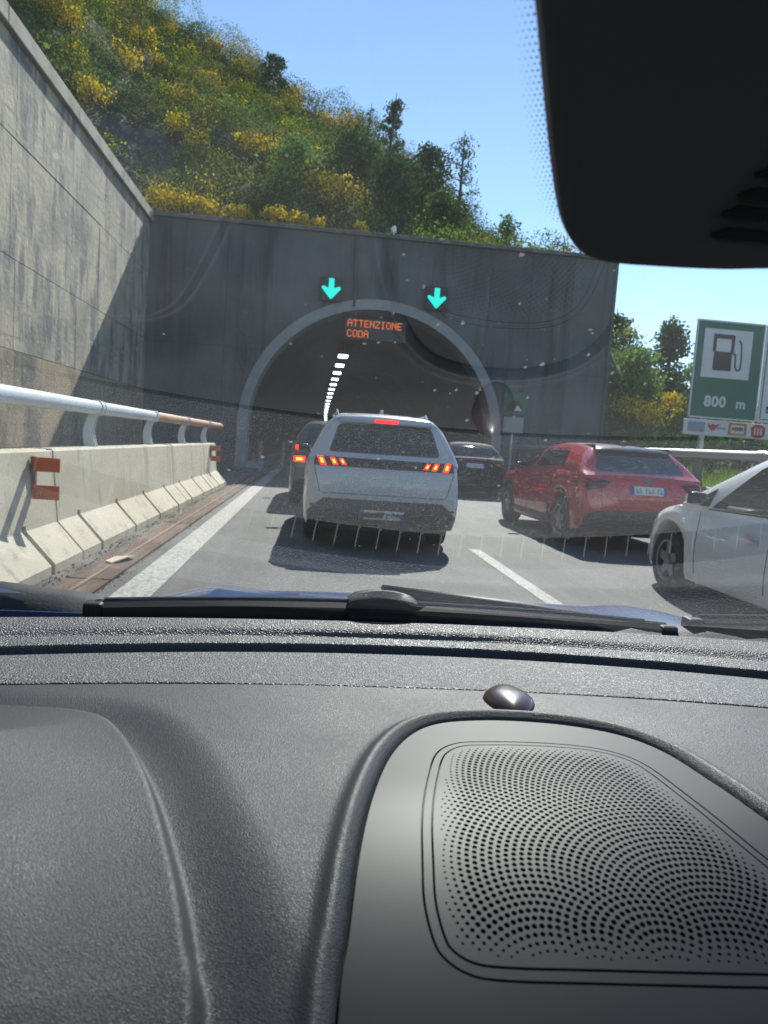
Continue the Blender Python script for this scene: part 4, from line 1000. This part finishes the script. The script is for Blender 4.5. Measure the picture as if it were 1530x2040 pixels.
# broom along the portal coping
cop = [(325, 425, 1.0, 'first yellow broom clump in the corner of wall and portal'), (372, 425, .95, 'second yellow broom clump along the coping'), (420, 425, .9, 'third yellow broom clump along the coping'),
       (478, 430, .8, 'fourth, lower yellow broom clump along the coping'), (540, 440, .75, 'fifth yellow broom clump along the coping'), (592, 446, .65, 'sixth, small yellow broom clump along the coping'), (630, 450, .5, 'seventh, last of the row of broom clumps on the coping'), (719, 462, .36, 'tiny yellow broom tuft at the head of the conduit')]
for px_, py_, R, lab in cop:
    x, z = at(px_, py_, 30.6)
    bush('broom_bush', x, 30.7 if R > .4 else 30.2, R, G4, lab, 'broom bushes along the portal coping', n=int(1000 * R + 200), size=.1, z=9.65, h=.9, lobes=8)
hb = [(110, 35, 62), (70, 20, 60), (140, 20, 64), (135, 62, 55), (200, 12, 66), (290, 25, 68), (330, 65, 64), (280, 90, 58), (318, 138, 56), (365, 130, 60), (415, 180, 60), (350, 215, 50), (400, 225, 52), (440, 205, 58), (490, 200, 62), (545, 225, 64), (585, 235, 64),
      (470, 245, 54), (570, 275, 52), (625, 290, 50), (500, 310, 46), (520, 330, 44), (640, 320, 46), (430, 340, 44), (355, 270, 46), (390, 300, 46), (655, 262, 60), (590, 200, 68), (690, 265, 62), (945, 455, 38), (970, 465, 38), (925, 430, 42), (1000, 455, 40), (480, 150, 66), (430, 110, 66), (180, 205, 42), (250, 130, 60), (630, 395, 38), (660, 420, 36), (690, 432, 36)]
def surf(px, py):
    d = F_ + R_ * ((px - 765) / 1450) - U_ * ((py - 1020) / 1450)
    for k in np.arange(30.5, 90, .25):
        q = d * (k / d.y)
        if EYE[2] + q.z < float(terrain_z(q.x, q.y)) + .6: return q.x, q.y
    return None
for px_, py_, _ in hb:
    q = surf(px_, py_)
    if q is None: continue
    where = 'high up by the retaining wall coping' if px_ < 230 else 'at the right end above the portal' if px_ > 900 else 'just above the row on the coping' if py_ > 380 else 'close under the skyline' if py_ < 90 + .62 * (px_ - 360) else 'in the middle of the slope'
    bush('broom_bush', q[0], q[1], random.uniform(1.0, 1.5), G4, 'yellow flowering broom bush ' + where, 'broom bushes on the slope', n=620, size=.15, h=1.0, lobes=7, z=float(terrain_z(q[0], q[1])) + .45)
# verge grass on the right
r = np.random.default_rng(5); n = 26000
gx = r.uniform(8.35, 16, n); gy = r.uniform(7, 28, n); gz = terrain_z(gx, gy); hh = r.uniform(.12, .42, n); an = r.uniform(0, 2 * pi, n)
w_ = .012 + .012 * r.random(n)
A = np.stack([gx - w_ * np.cos(an), gy - w_ * np.sin(an), gz - .03], -1); B_ = np.stack([gx + w_ * np.cos(an), gy + w_ * np.sin(an), gz - .03], -1)
T_ = np.stack([gx + r.normal(0, .09, n), gy + r.normal(0, .09, n), gz + hh], -1)
tag(np_mesh('verge_grass', np.stack([A, B_, T_], 1).reshape(-1, 3), np.arange(3 * n).reshape(-1, 3), leaf_mat('grass_blade', [(0, (.12, .19, .02)), (.5, (.2, .3, .03)), (1, (.3, .38, .05))], trans=.4)), 'bright lime grass on the verge behind the guard rail', 'grass', kind='stuff')

# ================================================================== OUR OWN CAR (seen from the driver's place)
own = empty('own_car', (.35, 0, 0), label='blue car we look out of, with grey dashboard, windscreen and wipers', cat='car')
ZD = 1.03
M_pad = grain_mat('soft_dash_grain', (.031, .0322, .0352), .52, .0013, .40, .00035, .30)
M_strip = grain_mat('coarse_dash_grain', (.062, .0635, .068), .52, .0030, .75, .0009, .45)
M_panel = mat('smooth_dash_plastic', (.012, .013, .0158), .50, spec=.21, bump=(1500, .06, .0004))
M_slot = mat('vent_black', (.004, .004, .005), .7)
M_fin = mat('vent_fin_plastic', (.04, .04, .042), .6)
M_gloss = mat('smoked_lens_plastic', (.06, .032, .026), .28, coat=.3)
M_cover = mat('cover_plastic', (.085, .086, .09), .6, bump=(900, .1, .0006))
SEAM = lambda x: .645 - .22 * (x - .12) ** 2
SLN = lambda x: .797 - .42 * (x - .15) ** 2
SLF = lambda x: .846 - .42 * (x - .16) ** 2
EDG = lambda x: .910 - .17 * (x - .26) ** 2
dash_z = lambda y: ZD - .09 * np.clip(y - .64, 0, None) - 1.2 * np.clip(.46 - y, 0, .35) ** 2
# windscreen plane
TH = radians(30.5); GB = .915
KG = .05
GLY = lambda x: GB - KG * (x - .35) ** 2 - .04 * (x - .35)
def glass_pt(x, s_, off=0.):
    y = GLY(x) - s_ * cos(TH); z = ZD + s_ * sin(TH)
    return (x, y - off * sin(TH), z - off * cos(TH))

def sdf(px, py, poly):
    """signed distance, positive inside"""
    P = np.asarray(poly, float); d2 = np.full(px.shape, 1e9); ins = np.zeros(px.shape, bool)
    for i in range(len(P)):
        a, b_ = P[i - 1], P[i]; e = b_ - a
        t = np.clip(((px - a[0]) * e[0] + (py - a[1]) * e[1]) / (e @ e + 1e-12), 0, 1)
        d2 = np.minimum(d2, (px - a[0] - t * e[0]) ** 2 + (py - a[1] - t * e[1]) ** 2)
        c_ = ((a[1] > py) != (b_[1] > py)) & (px < (b_[0] - a[0]) * (py - a[1]) / (b_[1] - a[1] + 1e-12) + a[0]); ins ^= c_
    return np.where(ins, 1, -1) * np.sqrt(d2)
def catmull(pts, k=6, closed=True):
    out = []; n = len(pts); P = [np.array(p, float) for p in pts]
    for i in range(n if closed else n - 1):
        p0, p1, p2, p3 = (P[(i - 1) % n], P[i], P[(i + 1) % n], P[(i + 2) % n]) if closed else (P[max(i - 1, 0)], P[i], P[i + 1], P[min(i + 2, n - 1)])
        for j in range(k):
            t = j / k; out.append(tuple(.5 * (2 * p1 + (p2 - p0) * t + (2 * p0 - 5 * p1 + 4 * p2 - p3) * t * t + (3 * p1 - p0 - 3 * p2 + p3) * t**3)))
    if not closed: out.append(tuple(P[-1]))
    return out
HUMP = catmull([(-0.75, 0.4), (-0.6, 0.51), (-0.4, 0.552), (-0.28, 0.556), (-0.185, 0.555), (-0.149, 0.547), (-0.126, 0.528), (-0.1, 0.483), (-0.0774, 0.431), (-0.0616, 0.3901), (-0.0478, 0.3536), (-0.0385, 0.3245), (-0.0299, 0.2951), (-0.018, 0.18), (-0.016, 0.06), (-0.05, -0.06), (-0.4, -0.08), (-0.75, -0.05)], 5)
PANEL = catmull([(0.017, 0.17), (0.0253, 0.2951), (0.0315, 0.3345), (0.0392, 0.3838), (0.0502, 0.4354), (0.067, 0.493), (0.088, 0.535), (0.113, 0.559), (0.148, 0.569), (0.187, 0.57), (0.227, 0.563), (0.262, 0.546), (0.284, 0.515), (0.295, 0.465), (0.3053, 0.4154), (0.3294, 0.3589), (0.3661, 0.2975), (0.325, 0.17), (0.32, 0.09), (0.25, 0.07), (0.1, 0.07), (0.025, 0.09)], 6)
GR_O = catmull([(0.0737, 0.3767), (0.0797, 0.4197), (0.092, 0.47), (0.103, 0.503), (0.12, 0.521), (0.143, 0.526), (0.182, 0.527), (0.218, 0.523), (0.243, 0.512), (0.258, 0.49), (0.2665, 0.4409), (0.2792, 0.3901), (0.2975, 0.3436), (0.3046, 0.3222), (0.2983, 0.3107), (0.2764, 0.3068), (0.2346, 0.3068), (0.1518, 0.3091), (0.1054, 0.3107), (0.0882, 0.3138), (0.0773, 0.3215), (0.073, 0.3314), (0.0713, 0.3513)], 6)
def inset(poly, d):
    P = np.array(poly); n = len(P); out = []
    ar = sum(P[i - 1][0] * P[i][1] - P[i][0] * P[i - 1][1] for i in range(n)); sg_ = 1 if ar > 0 else -1
    for i in range(n):
        t = P[(i + 1) % n] - P[i - 1]; t /= np.linalg.norm(t) + 1e-12
        out.append(tuple(P[i] + sg_ * d * np.array([-t[1], t[0]])))
    return out
# main pad
nx, ny = 760, 300
X = np.linspace(-.60, 1.08, nx); Vv = np.concatenate([np.linspace(0, .985, ny), [.9885, .9915, .994, .996, .9975, .9986, .9994, 1]])
XX, VV = np.meshgrid(X, Vv); YY = .08 + (SEAM(XX) - .0016 - .08) * VV
Zp = dash_z(YY)
dh = sdf(XX, YY, HUMP); dpn = sdf(XX, YY, PANEL)
Zp += -.008 * (1 - sstep(-dh / .05)) + .0165 * sstep((dh + .001) / .009) + .060 * sstep((dh - .006) / .26)
Zp += .0055 * np.exp(-((-dpn - .010) / .0058) ** 2)                                # rolled lip round the speaker panel
Zp -= .007 * sstep((dpn + .0025) / .004)
edge_d = SEAM(XX) - YY
Zp -= .002 * sstep(1 - edge_d / .0022) ** 2
P = np.stack([XX, YY, Zp], -1)
lipp = P[-1].copy(); lipp[:, 2] -= .02; frontl = P[0].copy(); frontl[:, 2] -= .3; frontl[:, 1] -= .03
P = np.concatenate([frontl[None], P, lipp[None]])
n_ = P.shape[1]
ii = np.arange(P.shape[0] - 1)[:, None] * n_ + np.arange(n_ - 1)[None]
Fq = np.stack([ii, ii + 1, ii + n_ + 1, ii + n_], -1).reshape(-1, 4)
dash = np_mesh('dashboard', P.reshape(-1, 3), Fq, M_pad, own, smooth=True)
def strip(name, y0f, y1f, zoff, m, groove=None, rise=None):
    vs = np.concatenate([[0, 0], [.002, .005, .009, .014, .02], np.linspace(.03, .97, 46), [.98, .986, .991, .995, .998], [1, 1]])
    XX, VV = np.meshgrid(np.linspace(-.60, 1.08, 240), vs)
    YY = y0f(XX) + (y1f(XX) - y0f(XX)) * VV; Z = dash_z(YY) + zoff
    if rise is not None: Z = dash_z(y0f(XX)) + (rise - dash_z(y0f(XX))) * VV
    d0 = YY - y0f(XX); d1 = y1f(XX) - YY
    Z = Z - .0015 * (sstep(1 - d0 / .002) + sstep(1 - d1 / .002))
    if groove: Z = Z - groove[1] * np.exp(-((VV - groove[0]) / groove[2]) ** 2)
    Z[0] -= .03; Z[-1] -= .03
    P = np.stack([XX, YY, Z], -1); n_ = P.shape[1]
    ii = np.arange(P.shape[0] - 1)[:, None] * n_ + np.arange(n_ - 1)[None]
    return np_mesh(name, P.reshape(-1, 3), np.stack([ii, ii + 1, ii + n_ + 1, ii + n_], -1).reshape(-1, 4), m, dash, smooth=True)
strip('pad_strip', lambda x: SEAM(x) + .0016, SLN, 0, M_strip)
strip('front_strip', SLF, EDG, 0, M_strip, groove=(.45, .006, .11), rise=1.026)
# demister slot: dark trough with fins
b = MB(); xs_ = np.linspace(-.6, 1.08, 120)
P = np.array([[(x, SLN(x) - .001, dash_z(SLN(x)) - .004), (x, SLN(x) - .001, dash_z(SLN(x)) - .035), (x, SLF(x) + .001, dash_z(SLF(x)) - .035), (x, SLF(x) + .001, dash_z(SLF(x)) - .004)] for x in xs_])
b.grid(P); b.build('demister_slot', M_slot, dash)
fm = None
for k in range(-22, 42):
    x = .0256 * k + .012
    if x < -.55: continue
    b = MB(); y0, y1 = SLN(x), SLF(x); z = float(dash_z(y0))
    kx = .84 * (x - .15); sk = lambda y: x + kx * (y - y0)          # fins stand square to the curved slot
    for ya, yb_, zt_ in ((y0 - .0005, y0 + .0035, z - .0025), (y0 + .0035, y1 - .001, z - .013)):
        b.prism([(sk(ya) - .0009, ya), (sk(ya) + .0009, ya), (sk(yb_) + .0009, yb_), (sk(yb_) - .0009, yb_)], 2, z - .03, zt_)
    b.build('slot_fin', M_fin, dash)
# speaker panel: outer plate, rim, perforated grille
def plate_mesh(name, outer, holes, z, m, parent, th_=.003, extra=None):
    ccw = lambda q: q if sum(q[i - 1][0] * q[i][1] - q[i][0] * q[i - 1][1] for i in range(len(q))) > 0 else q[::-1]
    outer = ccw(list(outer)); holes = [ccw(list(h)) for h in holes]
    pts = [Vector(p) for p in outer]; edges = [(i, (i + 1) % len(outer)) for i in range(len(outer))]
    hl = []
    for h in holes:
        o = len(pts); pts += [Vector(p) for p in h]; edges += [(o + i, o + (i + 1) % len(h)) for i in range(len(h))]; hl.append((o, len(h)))
    # extra rows of points so that the plate can follow the curve of the pad
    ox = [p.x for p in pts[:len(outer)]]; oy = [p.y for p in pts[:len(outer)]]
    gx0, gy0 = np.meshgrid(np.arange(min(ox), max(ox), .012), np.arange(min(oy), max(oy), .012)); gx0 = gx0.ravel(); gy0 = gy0.ravel()
    okp = sdf(gx0, gy0, outer) > .002
    if holes and len(holes) < 5: 
        for h in holes: okp &= sdf(gx0, gy0, h) < -.002
    if len(holes) < 5: pts += [Vector((a, c_)) for a, c_, k in zip(gx0, gy0, okp) if k]
    fin = [list(range(len(outer)))] + [list(range(o, o + n)) for o, n in hl]
    r_ = delaunay_2d_cdt(pts, [], fin, 1, 1e-7)
    vv, ff, of = r_[0], r_[2], r_[5]
    keep = [tuple(f) for f, o in zip(ff, of) if o == [0] or (0 in o and len(o) == 1)]
    N = len(vv); cnt = {}
    for f in keep:
        for a, c_ in zip(f, f[1:] + f[:1]): cnt[(min(a, c_), max(a, c_))] = cnt.get((min(a, c_), max(a, c_)), 0) + 1
    zf_ = lambda p: z - ZD + float(dash_z(p.y))
    b = MB(); b.add([(p.x, p.y, zf_(p)) for p in vv] + [(p.x, p.y, zf_(p) - th_) for p in vv], keep + [(a, c_, c_ + N, a + N) for (a, c_), k in cnt.items() if k == 1])
    return b.build(name, m, parent, smooth=35)
PA = inset(PANEL, .0012)
spk = plate_mesh('speaker_panel', PA, [GR_O], ZD + .0002, M_panel, dash)
G1_ = inset(GR_O, .0014); G2_ = inset(GR_O, .0060); G3_ = inset(GR_O, .0074)
plate_mesh('grille_rim', G1_, [G2_], ZD + .0002, M_panel, dash)
# holes on a sunflower spiral, smaller towards the outline
sc_ = np.array([0.1692, 0.3068]); holes = []
cand = []
k = np.arange(1, 9000); rr_ = .00238 * np.sqrt(k); tt = k * 2.399963
hx = sc_[0] + rr_ * np.cos(tt); hy = sc_[1] + rr_ * np.sin(tt)
dd = sdf(hx, hy, G3_)
for x, y, d in zip(hx, hy, dd):
    if d < .0045: continue
    rad = .00155 * (.45 + .55 * min(1, (d - .0045) / .014))
    holes.append([(x + rad * cos(a), y + rad * sin(a)) for a in np.linspace(0, 2 * pi, 9)[:-1]])
plate_mesh('speaker_grille', G3_, holes, ZD + .0003, M_panel, dash, th_=.0016)
MB().add([], [])
plate_mesh('speaker_cavity', GR_O, [], ZD - .0034, M_slot, dash, th_=.004)
# light sensor dome
U, Vg = 28, 9
P = []
for j in range(Vg):
    t = j / (Vg - 1); row = []
    for i in range(U):
        a = 2 * pi * i / U; e_ = 1.35
        cx, cy_ = abs(cos(a)) ** (2 / e_ / 1.15) * np.sign(cos(a)), abs(sin(a)) ** (2 / e_ / 1.15) * np.sign(sin(a))
        k_ = cos(t * pi / 2) ** .7 if t < 1 else 0
        row.append((.188 + (cx * .0225 + cy_ * .005) * k_, .616 + (cy_ * .036 - cx * .006) * k_, ZD - .001 + .0115 * sin(t * pi / 2)))
    P.append(row)
MB().grid(np.array(P), closed=True).build('light_sensor', M_gloss, dash, smooth=True)

# windscreen: inner face reflects the dashboard, outer face carries the road film
def glass_mats():
    m = bpy.data.materials.new('windscreen_glass'); m.use_nodes = True; n = m.node_tree; n.nodes.clear()
    out = n.nodes.new('ShaderNodeOutputMaterial'); tr = n.nodes.new('ShaderNodeBsdfTransparent'); tr.inputs[0].default_value = (.93, .97, .96, 1)
    gl = n.nodes.new('ShaderNodeBsdfGlossy'); gl.inputs['Roughness'].default_value = 0.0
    g = n.nodes.new('ShaderNodeNewGeometry'); dt = n.nodes.new('ShaderNodeVectorMath'); dt.operation = 'DOT_PRODUCT'
    n.links.new(g.outputs['Normal'], dt.inputs[0]); n.links.new(g.outputs['Incoming'], dt.inputs[1])
    ab = n.nodes.new('ShaderNodeMath'); ab.operation = 'ABSOLUTE'; n.links.new(dt.outputs['Value'], ab.inputs[0])
    om = n.nodes.new('ShaderNodeMath'); om.operation = 'SUBTRACT'; om.inputs[0].default_value = 1; n.links.new(ab.outputs[0], om.inputs[1])
    pw_ = n.nodes.new('ShaderNodeMath'); pw_.operation = 'POWER'; pw_.inputs[1].default_value = 5; n.links.new(om.outputs[0], pw_.inputs[0])
    ma = n.nodes.new('ShaderNodeMath'); ma.operation = 'MULTIPLY_ADD'; ma.inputs[1].default_value = .9; ma.inputs[2].default_value = .27; n.links.new(pw_.outputs[0], ma.inputs[0])
    mx = n.nodes.new('ShaderNodeMixShader'); n.links.new(ma.outputs[0], mx.inputs[0]); n.links.new(tr.outputs[0], mx.inputs[1]); n.links.new(gl.outputs[0], mx.inputs[2])
    n.links.new(mx.outputs[0], out.inputs[0])
    m2 = bpy.data.materials.new('windscreen_film'); m2.use_nodes = True; n = m2.node_tree; n.nodes.clear()
    out = n.nodes.new('ShaderNodeOutputMaterial'); tr = n.nodes.new('ShaderNodeBsdfTransparent'); df = n.nodes.new('ShaderNodeBsdfTranslucent'); df.inputs[0].default_value = (.8, .8, .8, 1)
    tc = n.nodes.new('ShaderNodeTexCoord'); mp = n.nodes.new('ShaderNodeMapping'); mp.inputs['Scale'].default_value = (7, 16, 16); n.links.new(tc.outputs['Object'], mp.inputs[0])
    t = n.nodes.new('ShaderNodeTexNoise'); t.inputs['Scale'].default_value = 1; t.inputs['Detail'].default_value = 7; n.links.new(mp.outputs[0], t.inputs['Vector'])
    mr = n.nodes.new('ShaderNodeMapRange'); mr.inputs[1].default_value = .35; mr.inputs[2].default_value = .75; mr.inputs[3].default_value = .005; mr.inputs[4].default_value = .017
    n.links.new(t.outputs['Fac'], mr.inputs[0])
    mx = n.nodes.new('ShaderNodeMixShader'); n.links.new(mr.outputs[0], mx.inputs[0]); n.links.new(tr.outputs[0], mx.inputs[1]); n.links.new(df.outputs[0], mx.inputs[2])
    n.links.new(mx.outputs[0], out.inputs[0])
    return m, m2
M_wg, M_wf = glass_mats()
gx_ = np.linspace(-.55, 1.15, 60); gs = np.linspace(-.05, .98, 30)
Pi = np.array([[glass_pt(x, s_) for x in gx_] for s_ in gs]); Po = np.array([[glass_pt(x, s_, -.005) for x in gx_] for s_ in gs])
b = MB(); b.grid(Pi); nf = len(b.f); b.grid(Po)
me = bpy.data.meshes.new('windscreen'); me.from_pydata(b.v, [], b.f); me.update()
ws = link('windscreen', me, [M_wg, M_wf], own, smooth=True)
me.polygons.foreach_set('material_index', [0] * nf + [1] * (len(b.f) - nf))
# specks of dirt and dried drops on the outside
m = bpy.data.materials.new('dried_speck'); m.use_nodes = True; n = m.node_tree; n.nodes.clear()
out = n.nodes.new('ShaderNodeOutputMaterial'); tr = n.nodes.new('ShaderNodeBsdfTransparent'); df = n.nodes.new('ShaderNodeBsdfTranslucent'); df.inputs[0].default_value = (.85, .85, .82, 1)
mx = n.nodes.new('ShaderNodeMixShader'); mx.inputs[0].default_value = .10; n.links.new(tr.outputs[0], mx.inputs[1]); n.links.new(df.outputs[0], mx.inputs[2]); n.links.new(mx.outputs[0], out.inputs[0])
r = np.random.default_rng(21); b = MB()
for k in range(260):
    if k < 150: x = r.normal(.09, .07); s_ = r.normal(.50, .13)
    else: x = r.uniform(-.3, .45); s_ = r.uniform(.05, .9)
    if not .03 < s_ < .93: continue
    R = .0004 + .0013 * r.random() ** 3
    c0 = np.array(glass_pt(x, s_, -.0056)); du = np.array((1, 0, 0)); dv = np.array((0, -cos(TH), sin(TH))); nn = np.array((0, sin(TH), cos(TH)))
    el = r.uniform(.5, 1.9); ring = [c0 + du * R * cos(a) * r.uniform(.45, 1.35) + dv * R * el * sin(a) * r.uniform(.45, 1.35) for a in np.linspace(0, 2 * pi, 9)[:-1]]
    b.add(ring + [c0 + nn * .0004], [(i, (i + 1) % 8, 8) for i in range(8)])
tag(b.build('dried_specks', m, ws), kind='stuff')
# black dotted band on the glass beside the cover
b = MB()
CO = [(.0535, .81), (.0622, .7733), (.0695, .7552), (.0766, .7379), (.0849, .7182), (.096, .6932), (.1056, .6753), (.1157, .6637), (.1288, .6585), (.156, .6588), (.1853, .6607), (.2186, .6647), (.30, .667), (.40, .662), (.45, .659), (.49, .68), (.52, .74), (.55, .82), (.57, .95), (.03, .95)]
fr = catmull([(.055, .81), (.0711, .7537), (.0903, .7059), (.1056, .6728), (.116, .658)], 40, closed=False)
cum = 0; prev = None; row = 0
for i, (x, s_) in enumerate(fr):
    if prev is not None: cum += math.dist((x, s_), prev)
    prev = (x, s_)
    if cum < .0019: continue
    cum = 0; row += 1
    for c_ in range(5):
        w0 = .0021 * c_ + (.00105 if row % 2 else 0) - .003
        rad = .00066 * (1 - c_ / 6)
        if s_ < .66 and c_ > 3: continue
        cx, cs = x - w0 - .001, s_ - .25 * w0
        b.add([glass_pt(cx + rad * cos(a), cs + rad * sin(a), .0004) for a in np.linspace(0, 2 * pi, 7)[:-1]], [tuple(range(6))])
tag(b.build('frit_dots', M_dark, ws), kind='stuff')

# sensor cover hanging from the glass, with cooling slots
def cov(p, off): return glass_pt(p[0], p[1], off)
CS = catmull(CO, 4)
cxm = np.mean([p[0] for p in CS]); csm = np.mean([p[1] for p in CS])
layers = [(-.02, .003), (0, .012), (0, .020), (-.006, .025), (-.02, .0275), (-.05, .0285)]
b = MB(); nC = len(CS)
P = np.array([[cov(q, off) for q in (inset(CS, -d) if d else CS)] for d, off in layers])
P[:, :, :] = np.array([[cov(q, off) for q in ([(cxm + (p[0] - cxm) * (1 + d * 2.0), csm + (p[1] - csm) * (1 + d * 2.0)) for p in CS])] for d, off in layers])
b.grid(P, closed=True); b.f.append(tuple((len(layers) - 1) * nC + i for i in range(nC)))
cvr = b.build('sensor_cover', M_cover, own, smooth=35)
for (s0, xl) in ((.6864, .1687), (.6984, .1666), (.7080, .1681), (.7186, .1690), (.7300, .175)):
    pts_ = [(xl, s0 - .0026), (xl + .09, s0 - .0030), (xl + .09, s0 + .0028), (xl + .006, s0 + .0026)]
    pts_ = round_poly(pts_, .002, 3)
    q0 = [cov(p, .0245) for p in pts_]; q1 = [cov(p, .0305) for p in pts_]; nn_ = len(q0)
    b = MB(); b.add(q0 + q1, [tuple(range(nn_, 2 * nn_))] + [(i, (i + 1) % nn_, nn_ + (i + 1) % nn_, nn_ + i) for i in range(nn_)])
    b.build('cooling_slot', M_slot, cvr)

# bonnet, cowl and wipers
M_blue = mat('blue_bonnet_paint', (.03, .095, .27), .3, coat=.6)
XX, VV = np.meshgrid(np.linspace(-.66, 1.36, 100), np.linspace(0, 1, 50))
f = (XX - .35) / 1.0
YY = 1.06 - .16 * f**2 + (2.35 - .35 * f**4 - 1.06 + .16 * f**2) * VV
ZZ = .903 - .06 * VV - .10 * VV**4 - .06 * f**4 + .018 * np.exp(-((np.abs(f) - .52 - .1 * VV) / .09) ** 2)
P = np.stack([XX, YY, ZZ], -1); dn = P[-1].copy(); dn[:, 2] -= .35; dn[:, 1] += .08
P = np.concatenate([P, dn[None]])
MB().grid(P).build('bonnet', M_blue, own, smooth=60)
M_cowl = mat('cowl_plastic', (.012, .012, .013), .6, bump=(300, .2, .002))
P = np.array([[(x, GLY(x) - .01 + d, z) for x in np.linspace(-.6, 1.25, 70)] for d, z in ((.012, ZD - .014), (.03, ZD - .006), (.06, ZD - .004), (.10, ZD - .02), (.16, ZD - .06), (.19, ZD - .10))])
P[1:4, :, 2] += .014 * np.exp(-((P[1:4, :, 0] + .37) / .075) ** 2) + .002 * np.sin(P[1:4, :, 0] * 60)
MB().grid(P).build('cowl', M_cowl, own, smooth=True)
M_wip = mat('wiper_black', (.006, .006, .007), .55, spec=.3)
def wiper(x0, x1, xc, zoff, yb):
    yb_ = lambda x: yb - .12 * (x - .25) ** 2
    zz = lambda x: ZD + zoff + .010 * (1 - ((x - xc) / (max(abs(x1 - xc), abs(x0 - xc)))) ** 2)
    xs_ = np.linspace(x0, x1, 30)
    P = np.array([[(x, yb_(x) - .010, zz(x) - .026), (x, yb_(x) - .009, zz(x) - .008), (x, yb_(x) + .004, zz(x)), (x, yb_(x) + .014, zz(x) - .010), (x, yb_(x) + .010, zz(x) - .026)] for x in xs_])
    w = MB(); w.grid(P, closed=True); w.f += [tuple(range(5)), tuple(range(29 * 5, 30 * 5))]
    w = w.build('wiper', M_wip, own, smooth=30)
    P = np.array([[(x, yb_(x) - .004, zz(x) - .05), (x, yb_(x) + .003, zz(x) - .05), (x, yb_(x) + .005, zz(x) - .026), (x, yb_(x) - .006, zz(x) - .026)] for x in xs_])
    MB().grid(P, closed=True).build('wiper_rubber', M_tyre, w)
    MB().tube([(x, yb_(x) + .005, zz(x) + .0008) for x in np.linspace(x0 + .01, x1 - .03, 24)], .0011, 6).build('wiper_edge', mat('pale_edge', (.5, .5, .48), .4), w)
    # centre adapter
    P = []
    for t_ in np.linspace(0, 1, 13):
        x = xc - .045 + .09 * t_; h = .004 + .012 * sin(pi * min(1, max(0, t_))) ** .6
        P.append([(x, yb_(x) - .018, zz(x) - .024), (x, yb_(x) - .016, zz(x) + h * .5), (x, yb_(x) - .006, zz(x) + h), (x, yb_(x) + .016, zz(x) + h * .9), (x, yb_(x) + .022, zz(x) - .01), (x, yb_(x) + .02, zz(x) - .024)])
    a = MB(); a.grid(np.array(P), closed=True); a.f += [tuple(range(6)), tuple(range(72, 78))]
    a.build('wiper_adapter', M_wip, w, smooth=30)
    MB().tube([(xc, yb_(xc) + .012, zz(xc) + .012), (xc + .2, yb_(xc) + .05, zz(xc) - .012), (xc + .5, yb_(xc) + .07, zz(xc) - .05)], [.009, .011, .013], 8).build('wiper_arm', M_wip, w, smooth=True)
    for x in (x0, x1):
        MB().box((x - .012, yb_(x) - .012, zz(x) - .028), (x + .012, yb_(x) + .014, zz(x) - .002), .004).build('end_clip', M_wip, w)
    return w
wiper(-.255, .50, .105, .003, .946)
wiper(.545, 1.12, .84, .012, .962)

# cabin shell
M_head = mat('headliner', (.22, .21, .20), .95)
M_blk = mat('cabin_dark', (.02, .02, .021), .8)
P = np.array([[(x, GLY(x) - .975 * cos(TH) - d, ZD + .975 * sin(TH) + h) for x in np.linspace(-.52, 1.2, 20)] for d, h in ((-.03, -.01), (0, .0), (.12, .03), (.6, .055), (1.4, .04), (2.0, -.06))])
o = MB().grid(P).build('roof', M_head, own, smooth=True); md = o.modifiers.new('s', 'SOLIDIFY'); md.thickness = .03; md.offset = 1
for x, sg_ in ((-.545, -1), (1.19, 1)):
    MB().tube([(x, GLY(x) + .03, ZD - .06), (x * 1., GLY(x) - .5 * cos(TH), ZD + .5 * sin(TH)), (x - sg_ * .02, GLY(x) - .98 * cos(TH), ZD + .98 * sin(TH))], .035, 8).build('windscreen_pillar', M_blk, own, smooth=True)
    MB().box((min(x, x + sg_ * .06), -1.9, .3), (max(x, x + sg_ * .06), .95, .98), .02).build('door', M_blue, own)
MB().box((-.5, -1.9, .3), (1.15, -1.2, 1.0), .05).build('rear_seat', M_blk, own)
MB().box((-.53, -1.9, .28), (1.17, 1.0, .33)).build('floor_pan', M_blk, own)
